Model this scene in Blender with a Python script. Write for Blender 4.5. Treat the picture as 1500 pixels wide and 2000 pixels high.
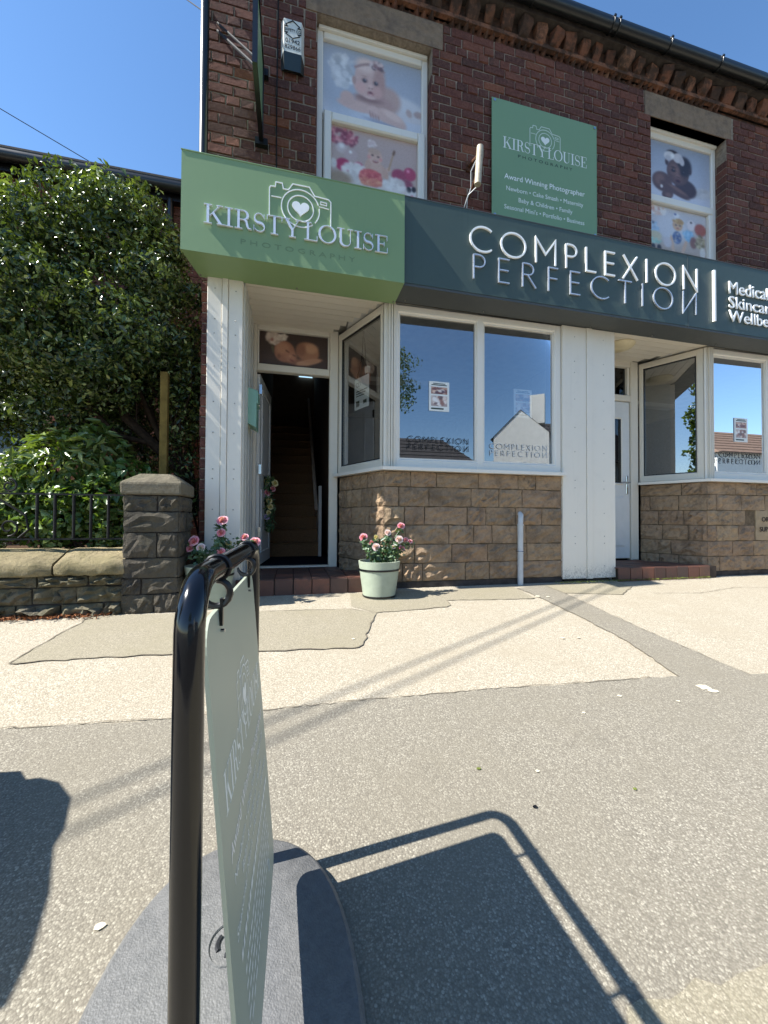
import bpy, bmesh, math, random
import numpy as np
from mathutils import Matrix, Vector
for o in list(bpy.data.objects): bpy.data.objects.remove(o)
scn = bpy.context.scene
COL = scn.collection
R = math.radians
# ------------------------------------------------------------------ camera
YAW, PIT, ROL, FPX, CAM = R(13.466), R(0.972), R(0.286), 751.0, Vector((0, -3.5, 0.65))
SLOPE = 0.08                                   # the pavement falls away from the shop towards the road
_f = Vector((math.sin(YAW)*math.cos(PIT), math.cos(YAW)*math.cos(PIT), math.sin(PIT)))
_r = Vector((math.cos(YAW), -math.sin(YAW), 0)); _u = _r.cross(_f)
_r, _u = math.cos(ROL)*_r + math.sin(ROL)*_u, -math.sin(ROL)*_r + math.cos(ROL)*_u
cd = bpy.data.cameras.new('camera'); co = bpy.data.objects.new('camera', cd); COL.objects.link(co)
cd.sensor_fit = 'VERTICAL'; cd.sensor_height = 24; cd.lens = 24*FPX/2000; cd.clip_start = .05; cd.clip_end = 2000
m3 = Matrix((_r, _u, -_f)).transposed().to_4x4(); m3.translation = CAM; co.matrix_world = m3
scn.camera = co
def P(x, y, Y):                                # photo pixel -> point on the upright plane y = Y
    d = _r*((x-750)/FPX) - _u*((y-1000)/FPX) + _f
    return CAM + d*((Y-CAM.y)/d.y)
def G(x, y, off=0):                            # photo pixel -> point on the sloping pavement
    d = _r*((x-750)/FPX) - _u*((y-1000)/FPX) + _f
    return CAM + d*((SLOPE*CAM.y+off-CAM.z)/(d.z-SLOPE*d.y))
# ------------------------------------------------------------------ light
SUN = Vector((-.88, -.085, 1)).normalized()
w = bpy.data.worlds.new('World'); scn.world = w; w.use_nodes = True
nt = w.node_tree; sky = nt.nodes.new('ShaderNodeTexSky'); sky.sky_type = 'NISHITA'; sky.sun_disc = False
sky.sun_elevation = math.asin(SUN.z); sky.sun_rotation = math.atan2(SUN.x, SUN.y)
sky.air_density = 1.0; sky.dust_density = .1; sky.ozone_density = 2.0
hs = nt.nodes.new('ShaderNodeHueSaturation'); hs.inputs['Saturation'].default_value = 1.15; nt.links.new(sky.outputs[0], hs.inputs['Color'])
nt.links.new(hs.outputs[0], nt.nodes['Background'].inputs[0]); nt.nodes['Background'].inputs[1].default_value = .104
sl = bpy.data.lights.new('sun', 'SUN'); so = bpy.data.objects.new('sun', sl); COL.objects.link(so)
sl.energy = 4.6; sl.angle = R(.55); sl.color = (1, .975, .925); so.location = (-10, -2, 14)
so.rotation_euler = SUN.to_track_quat('Z', 'Y').to_euler()
scn.view_settings.view_transform = 'Standard'; scn.view_settings.look = 'None'
scn.view_settings.exposure = 1.3; scn.view_settings.gamma = 1; scn.view_settings.use_curve_mapping = False

# ------------------------------------------------------------------ materials
def C(r, g, b):                                # sRGB 0-255 -> linear
    f = lambda c: c/12.92 if c <= .04045 else ((c+.055)/1.055)**2.4
    return (f(r/255), f(g/255), f(b/255), 1)
MATS = {}
class N:                                       # small node helper
    def __init__(s, name):
        s.m = bpy.data.materials.new(name); s.m.use_nodes = True; s.t = s.m.node_tree
        s.b = s.t.nodes['Principled BSDF']; s.out = s.t.nodes['Material Output']; MATS[name] = s.m
        s.tc = s.t.nodes.new('ShaderNodeTexCoord'); s.geo = s.t.nodes.new('ShaderNodeNewGeometry'); s.bh = None
    def n(s, ty, **k):
        x = s.t.nodes.new('ShaderNode'+ty)
        for a, v in k.items():
            if a.startswith('i_'):
                key = a[2:]; key = int(key) if key.isdigit() else key.replace('_', ' ')
                s.set(x.inputs[key], v)
            else: setattr(x, a, v)
        return x
    def set(s, sock, v):
        if hasattr(v, 'is_output') or isinstance(v, bpy.types.NodeSocket): s.t.links.new(v, sock)
        else: sock.default_value = v
    def pos(s, scale=(1, 1, 1), obj=False):
        mp = s.n('Mapping'); s.t.links.new(s.tc.outputs['Object'] if obj else s.geo.outputs['Position'], mp.inputs[0]); mp.inputs['Scale'].default_value = scale
        return mp.outputs[0]
    def noise(s, scale, detail=4, rough=.6, vec=None, dist=0):
        return s.n('TexNoise', i_Vector=vec or s.pos(), i_Scale=scale, i_Detail=detail, i_Roughness=rough, i_Distortion=dist).outputs['Fac']
    def vor(s, scale, vec=None, feature='F1', out='Distance', rnd=1):
        x = s.n('TexVoronoi', i_Vector=vec or s.pos(), i_Scale=scale, i_Randomness=rnd); x.feature = feature
        return x.outputs[out]
    def ramp(s, fac, stops, interp='LINEAR'):
        x = s.n('ValToRGB', i_Fac=fac); e = x.color_ramp.elements; x.color_ramp.interpolation = interp
        while len(e) < len(stops): e.new(.5)
        for k, (p, c) in enumerate(stops): e[k].position = p; e[k].color = c if len(c) == 4 else (*c, 1)
        return x.outputs[0]
    def mix(s, fac, a, b, mode='MIX'):
        x = s.n('Mix', data_type='RGBA', blend_type=mode); s.set(x.inputs[0], fac); s.set(x.inputs[6], a); s.set(x.inputs[7], b); return x.outputs[2]
    def math(s, op, a, b=0., clamp=False):
        x = s.n('Math', operation=op, use_clamp=clamp); s.set(x.inputs[0], a); s.set(x.inputs[1], b); return x.outputs[0]
    def sm(s, v, a, b):                         # smooth step
        x = s.n('MapRange', interpolation_type='SMOOTHSTEP'); s.set(x.inputs[0], v); s.set(x.inputs[1], a); s.set(x.inputs[2], b); return x.outputs[0]
    def col(s, c): s.set(s.b.inputs['Base Color'], c); return s
    def rough(s, c): s.set(s.b.inputs['Roughness'], c); return s
    def spec(s, c): s.set(s.b.inputs['Specular IOR Level'], c); return s
    def bump(s, h, st=.3, dist=.01):
        x = s.n('Bump', i_Strength=st, i_Distance=dist, i_Height=h)
        if s.bh: s.t.links.new(s.bh, x.inputs['Normal'])
        s.bh = x.outputs[0]; s.t.links.new(s.bh, s.b.inputs['Normal']); return s
    def rnd(s):
        oi = s.n('ObjectInfo'); return s.math('FRACT', s.math('ADD', oi.outputs['Random'], s.geo.outputs['Random Per Island']))
def plain(name, c, rough=.5, spec=.5, metal=0, var=.12, vs=9, bump=0, bs=60, dirt=None):
    n = N(name); f = n.noise(vs, 5)
    lo = tuple(x*(1-var) for x in c[:3])+(1,); hi = tuple(min(1, x*(1+var)) for x in c[:3])+(1,)
    cc = n.ramp(f, [(.3, lo), (.7, hi)])
    if dirt: cc = n.mix(n.math('MULTIPLY', n.sm(n.noise(dirt[1], 6, .7), .52, .75), dirt[2]), cc, dirt[0])
    n.col(cc).rough(n.math('ADD', n.math('MULTIPLY', n.noise(vs*3, 3), .15), rough-.07)).spec(spec); n.b.inputs['Metallic'].default_value = metal
    if bump: n.bump(n.noise(bs, 3), bump, .004)
    return n.m
# tarmac surfaces
def tarmac(name, cols, size, big, stain, bs=.55):
    n = N(name)
    cell = n.n('TexVoronoi', i_Vector=n.pos(), i_Scale=1/size); cc = cell.outputs['Color']
    sep = n.n('SeparateColor', i_0=cc).outputs[0]
    base = n.ramp(sep, [(0, cols[0]), (.35, cols[1]), (.75, cols[2]), (1, cols[3])])
    dark = n.sm(cell.outputs['Distance'], .35, .75)
    base = n.mix(n.math('MULTIPLY', dark, .6), base, cols[4])
    c2 = n.vor(1/(size*.45), out='Distance')
    base = n.mix(n.math('MULTIPLY', n.sm(c2, .45, .8), .4), base, cols[4])
    base = n.mix(n.math('MULTIPLY', n.sm(n.noise(1.7, 7, .7), .40, .70), big), base, stain)
    base = n.mix(n.math('MULTIPLY', n.sm(n.noise(14, 4, .6), .5, .8), big*.6), base, stain)
    base = n.mix(n.math('MULTIPLY', n.sm(n.noise(.55, 5, .6, dist=1.2), .5, .66), .22), base, stain)
    base = n.mix(n.math('MULTIPLY', n.sm(n.noise(3.7, 3, .5), .70, .78), .35), base, cols[4])
    n.col(base).rough(.85).spec(.3)
    n.bump(n.math('SUBTRACT', 1., cell.outputs['Distance']), bs, size*.6); n.bump(n.noise(40, 3), .12, .01)
    return n.m
tarmac('tarmac_pale', [C(138, 128, 111), C(166, 156, 137), C(184, 174, 154), C(210, 202, 184), C(124, 115, 99)], .0048, .5, C(150, 139, 119), .35)
tarmac('tarmac_grey', [C(116, 109, 97), C(134, 127, 113), C(144, 137, 122), C(174, 167, 150), C(100, 94, 83)], .0048, .5, C(122, 115, 100), .35)
tarmac('tarmac_patch', [C(128, 120, 103), C(146, 138, 118), C(158, 149, 129), C(180, 171, 150), C(112, 104, 88)], .0044, .5, C(134, 126, 103), .3)
plain('tar_joint', C(112, 104, 90), .85, .2, var=.3, vs=60)
plain('road_asphalt', C(74, 72, 70), .9, .3, var=.25, vs=30, bump=.5, bs=300)
plain('soil', C(70, 54, 40), .95, .1, var=.5, vs=30, bump=.8, bs=80)
plain('kerb_stone', C(140, 136, 128), .85, .3, bump=.3)
# brick
def brick_mat(name, warm):
    n = N(name); r = n.rnd()
    c = n.ramp(r, [(0, C(66, 47, 45)), (.2, C(86, 56, 51)), (.45, C(100, 61, 54)), (.68, C(112, 69, 59)), (.82, C(130, 82, 66)), (.9, C(76, 60, 59)), (.95, C(150, 92, 64)), (1, C(60, 54, 56))])
    c = n.mix(.5, c, n.ramp(n.noise(38, 6, .7), [(.25, C(56, 39, 36)), (.5, C(98, 65, 56)), (.8, C(146, 110, 94))]), 'MIX')
    c = n.mix(n.math('MULTIPLY', n.sm(n.noise(5, 6, .75), .52, .7), .55), c, C(66, 58, 54))
    c = n.mix(n.math('MULTIPLY', n.sm(n.noise(6.1, 7, .75, dist=.6), .66, .77), .5), c, C(160, 140, 126))
    n.col(c).rough(.9).spec(.2); n.bump(n.noise(45, 7, .75), .75, .012); n.bump(n.noise(220, 3), .4, .003); return n.m
brick_mat('brick', 1)
plain('riser_mortar', C(108, 93, 75), .95, .1, var=.3, vs=25, bump=.6, bs=120); plain('mortar', C(140, 126, 110), .95, .1, var=.3, vs=25, bump=.6, bs=120)
n = N('cornice_brick'); c = n.ramp(n.rnd(), [(0, C(98, 66, 52)), (.4, C(124, 84, 66)), (.7, C(140, 98, 76)), (.85, C(84, 64, 54)), (1, C(152, 112, 88))])
c = n.mix(n.math('MULTIPLY', n.sm(n.noise(6, 6, .7), .40, .58), .85), c, C(60, 51, 45)); n.col(c).rough(.92).spec(.15).bump(n.noise(40, 6, .75), .8, .015)
# stone
def stone(name, cols, soot, amt, green=0, bs=.9, spec=.2):
    n = N(name); r = n.rnd()
    c = n.ramp(r, [(i/(len(cols)-1), q) for i, q in enumerate(cols)])
    c = n.mix(.45, c, n.ramp(n.noise(16, 7, .7), [(.25, tuple(x*.45 for x in cols[0][:3])+(1,)), (.5, cols[1]), (.8, tuple(min(1, x*1.35) for x in cols[-1][:3])+(1,))]))
    c = n.mix(n.math('MULTIPLY', n.sm(n.noise(4.2, 7, .75), .45, .68), amt), c, soot)
    if green: c = n.mix(n.math('MULTIPLY', n.sm(n.noise(3.1, 6, .7), .42, .6), green), c, C(92, 92, 48))
    n.col(c).rough(.93).spec(spec); n.bump(n.noise(11, 4, .6), min(1, bs)*.6, .04); n.bump(n.noise(26, 8, .75), bs, .03); n.bump(n.noise(160, 4), .35, .003); return n.m
stone('sandstone', [C(138, 117, 95), C(163, 139, 112), C(175, 148, 120), C(150, 123, 101), C(178, 153, 121)], C(94, 82, 71), .6)
stone('garden_stone', [C(104, 98, 84), C(122, 114, 96), C(110, 104, 92), C(134, 124, 104)], C(58, 55, 51), .7, .25)
stone('coping_stone', [C(140, 128, 98), C(156, 142, 110), C(148, 134, 104)], C(86, 80, 58), .5, .25)
stone('pillar_stone', [C(88, 82, 71), C(98, 91, 79), C(79, 74, 66)], C(58, 55, 52), .65, .1)
stone('cap_stone_grey', [C(118, 110, 94), C(126, 118, 100)], C(84, 78, 66), .6, .15)
stone('lintel_stone', [C(128, 104, 84), C(136, 116, 96), C(140, 120, 100)], C(88, 78, 72), .6, 0, .5)
stone('plaque_stone', [C(166, 146, 118), C(166, 146, 118)], C(140, 118, 96), .3, 0, .25)
plain('plinth_dark', C(70, 64, 60), .95, .15, var=.4, vs=14, bump=.7, bs=40)
# painted and plastic surfaces
def painted(name, c, rough=.35, spec=.5, grime=.25, low=None):
    n = N(name); cc = n.mix(n.math('MULTIPLY', n.sm(n.noise(6, 6, .7), .5, .75), grime*.6), c, tuple(x*.62 for x in c[:3])+(1,))
    st = n.noise(1, 5, .6, vec=n.pos((30, 30, .8)))
    cc = n.mix(n.math('MULTIPLY', n.sm(st, .55, .75), grime), cc, tuple(x*.74 for x in c[:3])+(1,))
    if low is not None:
        z = n.n('SeparateXYZ', i_0=n.geo.outputs['Position']).outputs[2]
        k = n.math('MULTIPLY', n.math('SUBTRACT', 1., n.sm(z, low, low+.22)), n.sm(n.noise(55, 4, .7), .42, .66))
        cc = n.mix(n.math('MULTIPLY', k, .7), cc, C(98, 92, 82))
    n.col(cc).rough(n.math('ADD', rough, n.math('MULTIPLY', n.noise(20, 4), .15))).spec(spec); n.bump(n.noise(3, 3), .06, .02); return n.m
painted('pilaster_board', C(226, 219, 205), .42, .4, .22, 0.0)
painted('upvc', C(226, 220, 208), .3, .5, .18)
painted('upvc_cream', C(216, 208, 192), .35, .4, .2)
painted('upvc_old', C(206, 206, 198), .4, .4, .35)
painted('sage_panel', C(128, 153, 108), .38, .45, .1)
painted('sage_wall_panel', C(118, 148, 110), .38, .5, .1)
painted('slate_panel', C(64, 78, 71), .4, .5, .4)
painted('slate_soffit', C(74, 78, 78), .5, .4, .1)
plain('screw', C(150, 148, 140), .45, .5, .6)
plain('letter_silver', C(226, 228, 232), .22, .6, .25, var=.04)
plain('letter_side', C(196, 200, 206), .28, .6, .5, var=.05)
plain('letter_white', C(240, 240, 236), .35, .5, 0, var=.03)
plain('print_white', C(226, 230, 224), .45, .4, 0, var=.03)
plain('print_pale', C(200, 212, 198), .45, .4, 0, var=.03)
plain('print_dark', C(52, 66, 60), .5, .3, 0, var=.05)
plain('print_olive', C(112, 134, 98), .5, .3, 0, var=.05)
plain('black_print', C(18, 18, 20), .4, .4, 0)
plain('black_plastic', C(16, 16, 18), .3, .5, 0, var=.2)
plain('gutter_black', C(22, 25, 26), .32, .5, 0, var=.25, vs=4)
plain('black_iron', C(26, 25, 24), .55, .4, .3, var=.4, vs=40, bump=.3)
plain('cable', C(20, 19, 18), .7, .3)
plain('rusty_metal', C(98, 66, 48), .8, .3, .4, var=.5, vs=30, bump=.4)
plain('old_lamp', C(176, 164, 142), .5, .4, .1, var=.25, vs=14, dirt=(C(96, 66, 44), 9, .7))
plain('sign_tube', C(8, 8, 10), .12, .6, 0, var=.2, vs=60)
n = N('sign_panel'); n.col(n.ramp(n.noise(2, 3), [(.3, C(158, 165, 147)), (.7, C(165, 172, 154))])).rough(.45).spec(.4)
n = N('sign_base'); n.col(n.ramp(n.noise(60, 5, .7), [(.3, C(86, 86, 85)), (.7, C(108, 107, 105))])).rough(n.math('ADD', .5, n.math('MULTIPLY', n.noise(90, 2), .2))).spec(.55); n.bump(n.vor(300, feature='SMOOTH_F1'), .35, .003); n.bump(n.noise(420, 2), .3, .002)
plain('chrome', C(190, 192, 196), .15, .5, 1, var=.05)
plain('pot_green', C(160, 169, 150), .4, .4, 0, var=.08, vs=16, dirt=(C(150, 160, 138), 7, .4), bump=.1, bs=30)
plain('pot_rim', C(196, 210, 190), .4, .4, 0, var=.06)
plain('mint', C(134, 176, 156), .35, .5, 0, var=.06)
plain('door_white', C(212, 212, 208), .32, .5, 0, var=.04)
plain('door_inside', C(196, 190, 184), .4, .4, 0, var=.06)
plain('hall_wall', C(120, 96, 74), .8, .2, 0, var=.15)
plain('hall_dark', C(120, 100, 84), .9, .1)
plain('carpet', C(128, 98, 72), .98, .05, 0, var=.25, vs=80, bump=.6, bs=300)
plain('mat_dark', C(30, 32, 42), .98, .05, 0, bump=.6, bs=300)
plain('handrail', C(196, 176, 160), .45, .4)
plain('room_wall', C(170, 168, 162), .8, .2); plain('room_floor', C(110, 104, 98), .7, .3); plain('room_ceiling', C(196, 194, 188), .85, .2)
plain('timber_post', C(118, 98, 52), .9, .15, 0, var=.3, vs=18, bump=.5)
plain('bark', C(58, 46, 36), .95, .1, 0, var=.5, vs=40, bump=.9, bs=50)
plain('slate_roof', C(76, 72, 70), .8, .3, 0, var=.3, vs=6); plain('brown_tile', C(118, 96, 80), .85, .2, 0, var=.25, vs=5)
plain('white_render', C(226, 224, 214), .85, .2, 0, var=.06, vs=4); plain('chimney_red', C(132, 74, 58), .9, .2, 0, var=.25)
plain('plastic_grey', C(188, 190, 190), .35, .5, 0, var=.08, dirt=(C(120, 116, 108), 8, .4))
plain('alarm_cream', C(206, 206, 196), .4, .4, 0, var=.06, dirt=(C(120, 116, 92), 10, .5)); plain('alarm_dark', C(30, 40, 40), .35, .5)
plain('lamp_glass', C(210, 196, 160), .35, .5, 0, var=.1, dirt=(C(150, 134, 96), 12, .5))
plain('gum', C(206, 196, 172), .8, .2, 0, var=.06); plain('bin_black', C(34, 35, 38), .5, .4, 0); plain('paper', C(224, 226, 222), .6, .3, 0, var=.03); plain('leaf_litter', C(142, 96, 66), .95, .1, 0, var=.5, vs=70)
plain('moss', C(96, 104, 52), .98, .1, 0, var=.4, vs=50, bump=.8, bs=120)
# quarry tile
n = N('quarry_tile'); c = n.ramp(n.rnd(), [(0, C(74, 54, 48)), (.35, C(92, 62, 53)), (.6, C(116, 74, 59)), (.8, C(82, 62, 56)), (1, C(106, 74, 60))]); c = n.mix(n.math('MULTIPLY', n.sm(n.noise(12, 6, .7), .45, .7), .55), c, C(72, 60, 54)); n.col(c).rough(.55).spec(.4).bump(n.noise(60, 4), .2, .004)
plain('grout', C(70, 62, 56), .95, .1)
# leaves and petals
def leaf(name, stops, rough=.38, trans=.3, spec=.5):
    n = N(name); c = n.ramp(n.geo.outputs['Random Per Island'], stops); n.col(c).rough(rough).spec(spec)
    tr = n.n('BsdfTranslucent'); n.t.links.new(n.mix(.6, c, C(150, 180, 40), 'MIX'), tr.inputs[0])
    mx = n.n('MixShader'); mx.inputs[0].default_value = trans; n.t.links.new(n.b.outputs[0], mx.inputs[1]); n.t.links.new(tr.outputs[0], mx.inputs[2]); n.t.links.new(mx.outputs[0], n.out.inputs[0]); return n.m
leaf('hedge_leaf', [(0, C(34, 48, 25)), (.4, C(50, 68, 33)), (.7, C(80, 98, 48)), (.9, C(124, 136, 74)), (1, C(160, 166, 106))], .3, .1, .5)
leaf('young_leaf', [(0, C(90, 108, 46)), (.6, C(128, 142, 66)), (1, C(176, 184, 108))], .35, .2)
leaf('rhodo_leaf', [(0, C(60, 82, 36)), (.5, C(92, 112, 52)), (.85, C(128, 142, 76)), (1, C(166, 172, 108))], .3, .2)
leaf('ivy_leaf', [(0, C(58, 84, 40)), (.5, C(84, 112, 52)), (1, C(140, 156, 92))], .32)
leaf('rose_leaf', [(0, C(44, 70, 44)), (.6, C(72, 100, 66)), (1, C(120, 140, 104))], .4, .2)
leaf('petal_pink', [(0, C(226, 112, 140)), (.5, C(240, 150, 170)), (1, C(252, 206, 210))], .55, .25, .3)
leaf('petal_blush', [(0, C(244, 196, 200)), (.6, C(250, 222, 220)), (1, C(252, 238, 226))], .55, .25, .3)
leaf('petal_cream', [(0, C(226, 206, 130)), (1, C(240, 226, 176))], .55, .2, .3)
leaf('petal_lilac', [(0, C(176, 150, 196)), (1, C(204, 186, 216))], .55, .2, .3)
leaf('tree_leaf', [(0, C(50, 76, 34)), (.6, C(84, 108, 50)), (1, C(124, 140, 74))], .4)
# glass: reflects the street and lets the room show through
def glass(name, refl, tint, k=1.2):
    n = N(name); n.t.nodes.remove(n.b); gl = n.n('BsdfGlossy', i_Roughness=.0); gl.inputs[0].default_value = (.92, .95, 1, 1); tr = n.n('BsdfTransparent'); tr.inputs[0].default_value = tint
    lw = n.n('Fresnel', i_IOR=1.5); mx = n.n('MixShader'); n.t.links.new(n.math('ADD', n.math('MULTIPLY', lw.outputs[0], k), refl, True), mx.inputs[0])
    n.t.links.new(tr.outputs[0], mx.inputs[1]); n.t.links.new(gl.outputs[0], mx.inputs[2]); n.t.links.new(mx.outputs[0], n.out.inputs[0]); return n.m
glass('glass_front', .27, (.6, .62, .62, 1), .55); glass('glass_side', .0, (.86, .87, .85, 1), .45); glass('glass_dark', .0, (.3, .32, .32, 1))
n = N('photo_print'); at = n.n('Attribute'); at.attribute_name = 'ink'; n.col(at.outputs['Color']).rough(.35).spec(.45)

# ------------------------------------------------------------------ mesh helpers
ORG = {}
def org(p): return ORG.get(p.name, Vector((0, 0, 0))) if p else Vector((0, 0, 0))
def thing(name, label, cat, loc=(0, 0, 0), group=None):
    o = bpy.data.objects.new(name, None); o.empty_display_size = .1; COL.objects.link(o); o.location = loc; ORG[o.name] = Vector(loc)
    o['label'] = label; o['category'] = cat
    if group: o['group'] = group
    return o
def tag(o, label=None, cat=None, group=None, kind=None):
    for k, v in (('label', label), ('category', cat), ('group', group), ('kind', kind)):
        if v: o[k] = v
    return o
def link(name, me, m, parent=None, loc=None):
    if m and not me.materials: me.materials.append(MATS[m] if isinstance(m, str) else m)
    o = bpy.data.objects.new(name, me); COL.objects.link(o)
    if parent: o.parent = parent
    ORG[o.name] = org(parent)
    if loc is not None: o.location = Vector(loc) - org(parent)
    return o
class B:
    def __init__(s): s.v = []; s.f = []; s.mx = None
    def vs(s, pts):
        k = len(s.v); s.v += [(s.mx @ Vector(p) if s.mx else Vector(p)) for p in pts]; return k
    def face(s, *pts): k = s.vs(pts); s.f.append(tuple(range(k, k+len(pts)))); return s
    def box(s, a, b, ch=0, side=None):
        (x0, y0, z0), (x1, y1, z1) = a, b
        x0, x1 = min(x0, x1), max(x0, x1); y0, y1 = min(y0, y1), max(y0, y1); z0, z1 = min(z0, z1), max(z0, z1)
        if not ch:
            k = s.vs([(x0, y0, z0), (x1, y0, z0), (x1, y1, z0), (x0, y1, z0), (x0, y0, z1), (x1, y0, z1), (x1, y1, z1), (x0, y1, z1)])
            s.f += [tuple(k+i for i in q) for q in ((0, 3, 2, 1), (4, 5, 6, 7), (0, 1, 5, 4), (1, 2, 6, 5), (2, 3, 7, 6), (3, 0, 4, 7))]
        else:                                   # front (-y) edges chamfered
            k = s.vs([(x0, y1, z0), (x1, y1, z0), (x1, y1, z1), (x0, y1, z1), (x0, y0+ch, z0), (x1, y0+ch, z0), (x1, y0+ch, z1), (x0, y0+ch, z1), (x0+ch, y0, z0+ch), (x1-ch, y0, z0+ch), (x1-ch, y0, z1-ch), (x0+ch, y0, z1-ch)])
            s.f += [tuple(k+i for i in q) for q in ((3, 2, 1, 0), (8, 9, 10, 11), (4, 5, 9, 8), (5, 6, 10, 9), (6, 7, 11, 10), (7, 4, 8, 11), (0, 1, 5, 4), (1, 2, 6, 5), (2, 3, 7, 6), (3, 0, 4, 7))]
        return s
    def prism(s, poly, y0, y1):                 # polygon in x,z extruded along y
        n = len(poly); k = s.vs([(x, y0, z) for x, z in poly]+[(x, y1, z) for x, z in poly])
        s.f += [tuple(k+i for i in range(n)), tuple(k+n+i for i in reversed(range(n)))]
        s.f += [(k+i, k+n+i, k+n+(i+1) % n, k+(i+1) % n) for i in range(n)]; return s
    def slab(s, poly, z0, z1):                  # polygon in x,y extruded along z
        n = len(poly); k = s.vs([(x, y, z0) for x, y in poly]+[(x, y, z1) for x, y in poly])
        s.f += [tuple(k+i for i in reversed(range(n))), tuple(k+n+i for i in range(n))]
        s.f += [(k+i, k+(i+1) % n, k+n+(i+1) % n, k+n+i) for i in range(n)]; return s
    def tube(s, pts, r, n=10, cap=True):
        pts = [Vector(p) for p in pts]; rs = r if isinstance(r, (list, tuple)) else [r]*len(pts); up = None; ks = []
        for i, p in enumerate(pts):
            t = (pts[min(i+1, len(pts)-1)]-pts[max(i-1, 0)]).normalized()
            if up is None: up = t.orthogonal().normalized()
            up = (up-t*up.dot(t)).normalized(); b = t.cross(up)
            ks.append(s.vs([p+(up*math.cos(2*math.pi*j/n)+b*math.sin(2*math.pi*j/n))*rs[i] for j in range(n)]))
        for a, b in zip(ks, ks[1:]): s.f += [(a+j, a+(j+1) % n, b+(j+1) % n, b+j) for j in range(n)]
        if cap: s.f += [tuple(ks[0]+j for j in reversed(range(n))), tuple(ks[-1]+j for j in range(n))]
        return s
    def lathe(s, prof, c, n=24):                # profile (r,z) round a z axis at c
        ks = [s.vs([(c[0]+r*math.cos(2*math.pi*j/n), c[1]+r*math.sin(2*math.pi*j/n), c[2]+z) for j in range(n)]) for r, z in prof]
        for a, b in zip(ks, ks[1:]): s.f += [(a+j, a+(j+1) % n, b+(j+1) % n, b+j) for j in range(n)]
        s.f += [tuple(ks[0]+j for j in reversed(range(n))), tuple(ks[-1]+j for j in range(n))]; return s
    def ribbon(s, pts, wd, y0, y1):             # stroke in x,z with width, extruded along y
        pts = [Vector((p[0], p[1])) for p in pts]; n = len(pts); ws = wd if isinstance(wd, (list, tuple)) else [wd]*n
        closed = (pts[0]-pts[-1]).length < 1e-6
        if closed: pts = pts[:-1]; n -= 1; ws = ws[:n]
        L, Rr = [], []
        for i in range(n):
            a = pts[i-1] if (i or closed) else pts[0]; b = pts[(i+1) % n] if (i < n-1 or closed) else pts[-1]
            d1 = (pts[i]-a); d2 = (b-pts[i]); d1 = d1.normalized() if d1.length else d2.normalized(); d2 = d2.normalized() if d2.length else d1
            t = (d1+d2).normalized() if (d1+d2).length > 1e-4 else d1; nn = Vector((-t.y, t.x)); k = ws[i]/2/max(.35, nn.dot(Vector((-d1.y, d1.x))))
            L.append(pts[i]+nn*k); Rr.append(pts[i]-nn*k)
        k = s.vs([(p.x, y, p.y) for y in (y0, y1) for p in L+Rr]); m = 2*n
        for i in range(n if closed else n-1):
            j = (i+1) % n
            s.f += [(k+i, k+n+i, k+n+j, k+j), (k+m+i, k+m+j, k+m+n+j, k+m+n+i), (k+i, k+j, k+m+j, k+m+i), (k+n+i, k+m+n+i, k+m+n+j, k+n+j)]
        if not closed: s.f += [(k, k+m, k+m+n, k+n), (k+n-1, k+n+n-1, k+m+n+n-1, k+m+n-1)]
        return s
    def mesh(s, name, o=Vector((0, 0, 0)), smooth=False):
        me = bpy.data.meshes.new(name); me.from_pydata([tuple(v-o) for v in s.v], [], s.f)
        bm = bmesh.new(); bm.from_mesh(me); bmesh.ops.recalc_face_normals(bm, faces=bm.faces); bm.to_mesh(me); bm.free()
        if smooth: me.shade_smooth(); me.set_sharp_from_angle(angle=R(40))
        return me
    def build(s, name, m, parent=None, smooth=False): return link(name, s.mesh(name, org(parent), smooth), m, parent)
def np_mesh(name, V, F):
    me = bpy.data.meshes.new(name); V = np.asarray(V, np.float32); F = np.asarray(F, np.int32)
    me.vertices.add(len(V)); me.vertices.foreach_set('co', V.ravel()); k = F.shape[1]
    me.loops.add(F.size); me.loops.foreach_set('vertex_index', F.ravel()); me.polygons.add(len(F)); me.polygons.foreach_set('loop_start', np.arange(0, F.size, k, dtype=np.int32)); me.update(calc_edges=True); return me
rng = np.random.default_rng(7); rnd = random.Random(5)
def arc(cx, cz, rx, rz, a0, a1, n=14): return [(cx+rx*math.cos(R(a0+(a1-a0)*i/n)), cz+rz*math.sin(R(a0+(a1-a0)*i/n))) for i in range(n+1)]
def frame_mx(p0, p1):                           # local x along p0->p1 (plan), local y pointing indoors, z up
    u = Vector((p1[0]-p0[0], p1[1]-p0[1], 0)); L = u.length; u.normalize(); v = Vector((-u.y, u.x, 0))
    return Matrix(((u.x, v.x, 0, p0[0]), (u.y, v.y, 0, p0[1]), (0, 0, 1, 0), (0, 0, 0, 1))), L
def text(body, size, m, name, parent, mx, depth=.0006, align='LEFT', squash=1):
    cu = bpy.data.curves.new('t', 'FONT'); cu.body = body; cu.size = size; cu.extrude = depth; cu.align_x = align; cu.resolution_u = 3
    ob = bpy.data.objects.new('t', cu); me = bpy.data.meshes.new_from_object(ob); bpy.data.objects.remove(ob); bpy.data.curves.remove(cu)
    me.name = name; me.transform(Matrix.Diagonal((squash, 1, 1, 1))); me.transform(Matrix.Translation(-org(parent)) @ mx); return link(name, me, m, parent)
def wall_mx(x, y, z): return Matrix.Translation((x, y, z)) @ Matrix.Rotation(R(90), 4, 'X')
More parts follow.
